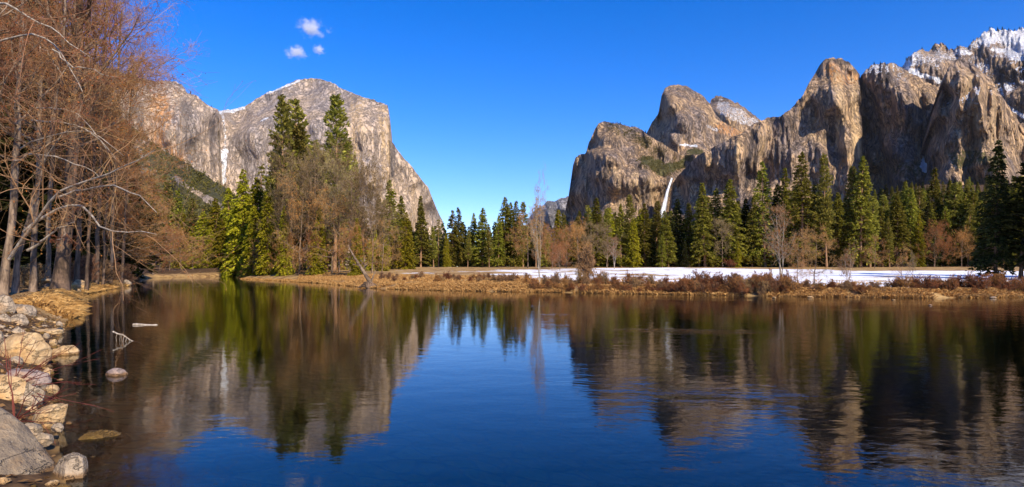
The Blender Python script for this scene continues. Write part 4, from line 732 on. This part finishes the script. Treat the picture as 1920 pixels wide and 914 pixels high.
boulder('rounded cream stone behind the flat orange slab', 76, 107, 600, 618, 32., 'stone_tan', 10)
boulder('small tan stone right of the flat orange slab', 104, 122, 613, 624, 29., 'stone_tan', 11)
boulder('orange-brown rock left of the rounded cream stone', 44, 84, 594, 614, 31., 'stone_tan', 12)
boulder('pale grey angular rock at the left frame edge', -14, 25, 552, 594, 30., 'stone_grey', 13, sharp=.9)
boulder('grey rock under the pale angular rock', -10, 20, 588, 612, 27., 'stone_grey', 14)
boulder('blocky grey rock with a flat top', 15, 52, 588, 620, 27.5, 'stone_grey', 15, sharp=.95)
boulder('long pale slab lying above the orange-brown rock', 14, 66, 566, 597, 31., 'stone_grey', 16, tilt=-.25)
boulder('greyish rock wedged behind the cream boulder', 16, 52, 612, 640, 23., 'stone_grey', 17)
boulder('rounded grey stone at the frame edge beside the cream boulder', -16, 8, 618, 646, 20., 'stone_grey', 19)
boulder('pinkish-brown stone poking out of the shallow water', 198, 238, 690, 712, 17., 'stone_pink', 20, sink=.5)
boulder('small yellow stone resting on the algae-covered rock', 188, 212, 717, 734, 16., 'stone_tan', 21, sink=.6)
boulder('golden algae-covered rock just under the water surface', 0, 0, 0, 0, 15., 'stone_wet', 22, ctr=(216, 756), dims=(.55, .55, .24))
boulder('brown submerged boulder at the bottom edge', 150, 262, 858, 930, 9.2, 'stone_wet', 23, sink=1.2, ctr=(205, 935), dims=(.50, .5, .42))
boulder('dark submerged slab right of the algae-covered rock', 230, 330, 775, 830, 12., 'stone_wet', 24, ctr=(285, 840), dims=(.62, .5, .34))
boulder('dark submerged slab below the tan sloping boulder', 150, 240, 785, 840, 11., 'stone_wet', 25, ctr=(185, 838), dims=(.5, .45, .32))
boulder('tan boulder on the grassy bank by the massive trunk', 130, 163, 524, 549, 70., 'stone_tan', 26, group='stones on the left bank')
boulder('small tan stone at the water under the bank boulder', 140, 152, 542, 555, 66., 'stone_tan', 27, group='stones on the left bank')
boulder('grey stone at the last bend of the left bank', 230, 246, 524, 537, 99., 'stone_grey', 28, group='stones on the left bank')
boulder('low pale rock at the foot of the massive trunk', 48, 98, 520, 530, 62., 'stone_tan', 29, group='stones on the left bank')
for k, (px, wd, mt, lab) in enumerate([(1452, 9, 'stone_tan', 'small tan stone in the river below the twin-trunk tree'), (1520, 12, 'stone_tan', 'flat stone in the river right of the twin-trunk tree'), (1591, 12, 'stone_tan', 'tan stone at the foot of the forked sapling'), (1676, 8, 'stone_tan', 'small yellow stone in the right riffle'), (1744, 8, 'stone_pink', 'lone small stone far out in the right riffle'), (1628, 16, 'stone_grey', 'grey stone on the bank before the snow'), (1660, 18, 'stone_grey', 'larger grey stone on the bank before the snow'), (1150, 22, 'stone_tan', 'golden bank rock below the spreading pale limbs'), (1168, 16, 'stone_tan', 'smaller golden bank rock beside the cut bank'), (1028, 18, 'stone_tan', 'golden rock at the slender pale tree'), (1300, 14, 'stone_tan', 'tan stone under the dense brown willows'), (1246, 12, 'stone_tan', 'tan stone left of the dense brown willows'), (960, 12, 'stone_grey', 'grey stone at the waterline left of the slender tree'), (930, 9, 'stone_grey', 'small grey stone at the waterline under brown shrubs'), (515, 12, 'stone_grey', 'pale stone on the spit under the bare trees'), (535, 14, 'stone_tan', 'tan stone on the spit under the bare trees'), (555, 10, 'stone_tan', 'small tan stone on the spit waterline'), (497, 9, 'stone_tan', 'tiny stone near the tip of the spit'), (738, 9, 'stone_grey', 'whitish stone right of the leaning dead snag'), (1862, 12, 'stone_grey', 'grey stone in the riffle at the right frame edge')]):
    yb = shore_y(px)+([3.5, 2, 0, 5, 14][k] if k < 5 else 1.2 if k == 19 else -.6); D = H*F/(yb-HY)
    boulder(lab, px-wd/2, px+wd/2, yb-wd*.3, yb, D, mt, 60+k, sink=.5, group='stones along the far bank')

for k, (px, py, wd, mt) in enumerate([(100, 640, 14, 'tan'), (112, 606, 12, 'grey'), (30, 676, 30, 'grey'), (-6, 690, 34, 'pink'), (98, 728, 22, 'tan'), (60, 802, 34, 'grey'), (84, 820, 30, 'grey'), (40, 640, 20, 'pink'), (4, 660, 26, 'tan'), (64, 588, 14, 'grey'), (34, 604, 16, 'tan'), (86, 628, 12, 'grey'), (108, 800, 22, 'grey'), (-4, 748, 30, 'grey')]):
    D = H*F/(py+8-HY)*.93; boulder('small %s stone wedged among the near boulders, %s from the camera' % ({'tan': 'tan', 'grey': 'grey', 'pink': 'pinkish'}[mt], ORD[13-sorted([640, 606, 676, 690, 728, 802, 820, 641, 660, 588, 604, 628, 800, 748]).index(py if k != 7 else 641)]), px-wd/2, px+wd/2, py-wd*.3, py+wd*.3, D, 'stone_'+mt, 130+k, sink=.6)

# ------------------------------------------------------------------ drift wood, dead branch, snag
def stick(mb, pts, Ds, r0, r1, n=14, s=7, org=None, mat=0):
    P = resample(np.array([bp(px, py, d) for (px, py), d in zip(pts, Ds)]), n); P = P+np.cumsum(rng.normal(size=P.shape)*.008, 0)
    tubes(mb, (P-org)[None], np.linspace(r0, r1, n)[None], s, mat); return P-org
def wood(name, label, cat, org, parts, bark):
    root = thing(name, label, cat, org)
    for pn, sticks in parts:
        mb = MB()
        for a in sticks: stick(mb, *a, org=org)
        link(pn, mb.mesh(pn, MAT[bark]), root)
    return root
d = 25.
wood('dead_branch', 'bleached dead branch with hanging twigs sticking out of the water', 'branch', bp(240, 642, d), [('limb', [([(211, 622), (222, 627), (230, 625), (240, 635), (248, 641), (260, 642), (267, 650)], [d]*7, .035, .018), ([(248, 641), (246, 652), (245, 660)], [d]*3, .022, .014)]), ('twigs', [([(x, y), (x-1.5, y+9), (x-2, y+18)], [d-.1]*3, .010, .005) for x, y in ((218, 626), (226, 628), (230, 627), (234, 630), (238, 635), (242, 638))])], 'bark_white')
d = 32.
wood('driftwood_log', 'flat bleached driftwood log lying half sunk in the river', 'log', bp(272, 611, d), [('trunk', [([(250, 609.5), (262, 610), (280, 611), (295, 611.5)], [d]*4, .075, .05)]), ('stub', [([(262, 610), (258, 608.4), (255, 607.8)], [d]*3, .04, .02)])], 'bark_white')
d = 90.
wood('leaning_snag', 'leaning grey dead trunk with dark rootwad at the bank', 'dead tree', bp(697, 539, d), [('trunk', [([(702, 541), (690, 524), (675, 500), (664, 482), (655, 466)], [d, d, d+1, d+2, d+3], .36, .10)]), ('limb', [([(695, 530), (700, 519), (704, 508)], [d]*3, .16, .05), ([(675, 500), (668, 496), (661, 497)], [d]*3, .08, .03)])], 'bark_grey')
wood('rootwad', 'dark tangled rootwad at the foot of the leaning snag', 'roots', bp(690, 539, d-1), [('roots', [([(692, 540), (692+a, 536-b), (692+a*2, 540-b*.4)], [d-1]*3, .28, .06) for a, b in ((-8, 6), (-6, 10), (-3, 12), (4, 9), (9, 4), (12, 1), (-11, 2), (-5, 4), (7, 2))])], 'bark_dark')
# red willow stems reaching over the near boulders
def near_shrub(label, org_px, D, ends, seed):
    global rng
    rng = np.random.default_rng(seed); o = bp(*org_px, D); root = thing('shrub', label, 'shrub', o, group='red stems over the near boulders'); mb = MB(); tw = MB(); Ps = []
    for ex, ey, dd, sag in ends:
        P = resample(np.array([o, bp(org_px[0]*.6+ex*.4, org_px[1]*.6+ey*.4-sag, D-dd*.4), bp(ex, ey, D-dd)]), 10)-o; P[1:] += np.cumsum(rng.normal(size=(9, 3))*.012, 0); Ps.append(P)
    Ps = np.array(Ps); Rs = np.linspace(.011, .004, 10)[None].repeat(len(Ps), 0); tubes(mb, Ps, Rs, 5)
    P2, R2 = spawn(Ps, Rs, 3, .5, .32, 5, .3, .95, .03, .12, .7, .4); tubes(tw, P2, np.maximum(R2, .003), 4)
    link('stems', mb.mesh('stems', MAT['stem_red']), root); link('twigs', tw.mesh('twigs', MAT['stem_red']), root)
near_shrub('red bare stems fanning over the pinkish rock towards the water', (22, 728), 13.2, [(150, 676, .5, 5), (128, 652, .3, 8), (152, 640, .0, 10), (96, 668, .6, 6), (150, 716, .8, 2), (118, 700, .7, 4), (140, 760, 1., -4), (70, 640, .2, 8), (182, 762, .9, -2), (44, 620, .0, 8)], 71)
near_shrub('red bare stems drooping in front of the smooth tan boulder', (28, 790), 10.8, [(120, 742, .5, 6), (96, 772, .6, 5), (140, 726, .3, 8), (70, 720, .3, 8), (20, 660, .0, 2), (8, 640, 0, 2), (104, 800, .6, 2)], 72)

# ------------------------------------------------------------------ dry grass and brush (uncountable)
def blades(mb, bx, by, bz, ht, n, spread=.34, lean=1.1):
    N = len(bx); i = np.repeat(np.arange(N), n); M_ = len(i); a = rng.random(M_)*6.283; r = spread*np.sqrt(rng.random(M_))
    p = np.stack([bx[i]+np.cos(a)*r, by[i]+np.sin(a)*r, bz[i]-.03], -1); h = ht[i]*(.6+.6*rng.random(M_)); l = lean*(.4+rng.random(M_))
    d = np.stack([np.cos(a)*l*h, np.sin(a)*l*h, h], -1); l = l*.9; sd = np.cross(d, rdir(M_)); sd /= np.linalg.norm(sd, axis=1)[:, None]; wd = (.018+.022*rng.random(M_))[:, None]*(1+ht[i][:, None])
    tip = p+d; mid = p+d*.6+np.stack([d[:, 0]*-.1, d[:, 1]*-.1, h*.08], -1); drop = tip.copy(); drop[:, 2] -= l*h*.35
    V = np.stack([p-sd*wd, p+sd*wd, mid+sd*wd*.8, drop, mid-sd*wd*.8], 1); f = (np.arange(M_)*5)[:, None]+np.arange(5)[None]; mb.add(V, f, 0, False)
rng = np.random.default_rng(55)
def scatter(n, px0, px1, o0, o1, pw=1.):
    px = px0+(px1-px0)*rng.random(n); D = H*F/(shore_y(px)-HY)+o0+(o1-o0)*rng.random(n)**pw; x = (px-CX)/F*D; return x, D
mb = MB()
for n, a, b, o0, o1, pw, h0, h1, nb in ((9500, 520, 1960, .1, 3.6, 1., .2, .5, 8), (4500, 560, 1000, 2, 38, 1.3, .2, .5, 6), (4200, 900, 1960, 2, 30, 1.5, .2, .5, 6), (1500, 455, 620, .1, 3, 1., .2, .4, 6)):
    x, y = scatter(n, a, b, o0, o1, pw); keep = (river_d(x, y) > .05) & (vnoise(P3(x/2.5, y/2.5, x*0)) > .2) & (snow_field(x, y) < .15+.9*rng.random(len(x))**2); x, y = x[keep], y[keep]
    blades(mb, x, y, ground_z(x, y), h0+(h1-h0)*rng.random(len(x))*np.clip(.4+vnoise(P3(x/3., y/3., x*0+4)), 0, 1.2), nb)
tag(link('dry_grass', mb.mesh('dry_grass', MAT['grass'])), 'tan dry grass fringing the far river bank', 'grass', kind='stuff')
mb = MB(); n = 4500; y = 36+68*rng.random(n)**1.2; xl = np.interp(y, *zip(*sorted((p[1], p[0]) for p in LB[2:11]))); x = xl-.1-2.6*rng.random(n)**1.4
keep = (river_d(x, y) > .05) & (vnoise(P3(x/2., y/2., x*0+8)) > .28); x, y = x[keep], y[keep]
blades(mb, x, y, ground_z(x, y), .2+.35*rng.random(len(x)), 9, .3, 1.2)
tag(link('dry_grass', mb.mesh('dry_grass', MAT['grass'])), 'golden grass tufts hanging over the left bank', 'grass', kind='stuff')
# scrub on the talus slope and on the ledges above the waterfall
MAT['scrub'] = mat_leaf('scrub_leaves', (.05, .055, .012), (.19, .15, .035))
def scrub(label, key, region, n, size):
    PX, PY, X, D, Z = GRID[key]; mk = np.zeros_like(PX, bool)
    for pts, wd in region: mk |= polyd(PX, PY, pts) < wd
    ii = np.flatnonzero(mk.ravel()); ii = ii[(vnoise(np.stack([X.ravel()[ii]/28., D.ravel()[ii]/28., Z.ravel()[ii]/28.], -1)) > .42)]; ii = rng.choice(ii, n)
    mb = MB(); m = 7; c = np.stack([X.ravel()[ii], D.ravel()[ii], Z.ravel()[ii]], -1).repeat(m, 0)+rng.normal(size=(n*m, 3))*size*.55; c[:, 2] += size*.35
    leaves(mb, c, rdir(n*m), rdir(n*m), size*(.5+.6*rng.random(n*m)), size*(.3+.3*rng.random(n*m))); tag(link('scrub', mb.mesh('scrub', MAT['scrub'])), label, 'scrub', kind='stuff')
scrub('olive and golden scrub covering the left talus slope', 'olive scrub slope below the granite wall on the left', [([(200, 260), (300, 320), (350, 370), (460, 420)], 75), ([(-100, 300), (200, 330)], 130)], 4200, 5.5)
scrub('dark scrub on the ledges above the waterfall', 'lower brown granite shoulder with scrub left of the waterfall', [([(1208, 300), (1245, 318), (1285, 305)], 15), ([(1150, 238), (1200, 262), (1240, 285)], 10)], 900, 5.5)
# trees on the skyline ridges
rt = [('snow-covered mountain crest along the upper right skyline', [1700, 1730, 1768, 1776, 1796, 1826, 1834, 1856, 1862, 1872, 1880, 1884, 1892, 1904, 1912], 'snowy skyline'), ('granite wall half in shadow behind the broad tower', [1640, 1652, 1662, 1684], 'dark wall top'), ('lower brown granite shoulder with scrub left of the waterfall', [1150, 1163, 1172, 1185, 1198, 1210], 'lower brown shoulder'), ('grey and orange granite wall left of the snowy gully', [325, 338, 356, 376, 396, 412], 'left granite wall')]
for key, pxs, nm in rt:
    PX, PY, X, D, Z = GRID[key]
    for k, px in enumerate(pxs):
        i = int(np.argmin(np.abs(PX[:, -1]-px))); x, y, z = X[i, -1], D[i, -1], Z[i, -1]; tm, cm, Ht = PR['shade%d' % (k % 2)]; h = D[i, -1]/F*(3.5+4.5*rng.random()**2)*(1. if 'brown' in nm or 'left' in nm else 1.); s = h/Ht
        o = thing('conifer', 'tiny dark conifer on the %s, %s from the left' % (nm, ORD[k]), 'tree', (x, y+4, z-h*.12), 0, (s*1.2, s*1.2, s), 'tiny conifers on the skyline'); link('trunk', tm, o); link('crown', cm, o)

# loose gravel and leaf litter between the near boulders
rng = np.random.default_rng(91)
import bmesh
bm = bmesh.new(); bmesh.ops.create_icosphere(bm, subdivisions=2, radius=1); bm.verts.ensure_lookup_table(); PV = np.array([v.co for v in bm.verts]); PF = np.array([[v.index for v in f.verts] for f in bm.faces]); bm.free()
lx, ly = zip(*sorted(((p[1], p[0]) for p in LB[1:9])))
n = 1100; y = 5.5+34*rng.random(n)**1.5; x = np.interp(y, lx, ly)+.7-5.5*rng.random(n)**1.4; z = ground_z(x, y); r = .03+.11*rng.random(n)**3
mb = MB()
for k in range(n):
    v = PV*(1+.35*(vnoise(PV*1.3+k*3.1)[:, None]-.5)*2)*np.array([1, .6+.5*rng.random(), .45+.3*rng.random()])*r[k]; a = rng.random()*6.28; ca, sa = math.cos(a), math.sin(a)
    mb.add(np.stack([v[:, 0]*ca-v[:, 1]*sa+x[k], v[:, 0]*sa+v[:, 1]*ca+y[k], v[:, 2]+z[k]+r[k]*.2], -1), PF, k % 3)
tag(link('gravel', mb.mesh('gravel', [MAT['stone_tan'], MAT['stone_grey'], MAT['stone_wet']])), 'loose gravel and cobbles packed between the near boulders', 'gravel', kind='stuff')
MAT['litter'] = mat_leaf('fallen_leaves', (.12, .06, .025), (.36, .22, .09), .1)
n = 9000; y = 5.5+60*rng.random(n)**1.3; x = np.interp(y, *zip(*sorted(((p[1], p[0]) for p in LB[1:11]))))-.2-9*rng.random(n); k = river_d(x, y) > .15; x, y = x[k], y[k]; n = len(x)
mb = MB(); d_ = rdir(n); d_[:, 2] *= .25; s_ = rdir(n); s_[:, 2] *= .25; leaves(mb, np.stack([x, y, ground_z(x, y)+.02+.03*rng.random(n)], -1), d_, s_, .08+.10*rng.random(n), .05+.05*rng.random(n))
tag(link('leaf_litter', mb.mesh('leaf_litter', MAT['litter'])), 'fallen brown leaves littering the left bank', 'leaves', kind='stuff')

# thin valley air
mb = MB(); a, b, c0, c1 = 14600, 14600, -5, 2000
V = [(-a, -b, c0), (a, -b, c0), (a, b, c0), (-a, b, c0), (-a, -b, c1), (a, -b, c1), (a, b, c1), (-a, b, c1)]
mb.add(V, [(0, 3, 2, 1), (4, 5, 6, 7), (0, 1, 5, 4), (1, 2, 6, 5), (2, 3, 7, 6), (3, 0, 4, 7)], 0, False)
M = NT('valley_air'); v = M.n('VolumePrincipled'); v.inputs['Color'].default_value = (.86, .91, 1, 1); v.inputs['Density'].default_value = 7e-6; v.inputs['Anisotropy'].default_value = .2; M.l(v.outputs[0], M.out.inputs['Volume'])
tag(link('haze', mb.mesh('haze', M.m)), 'thin clear mountain air veiling the far cliffs', 'haze', kind='stuff')
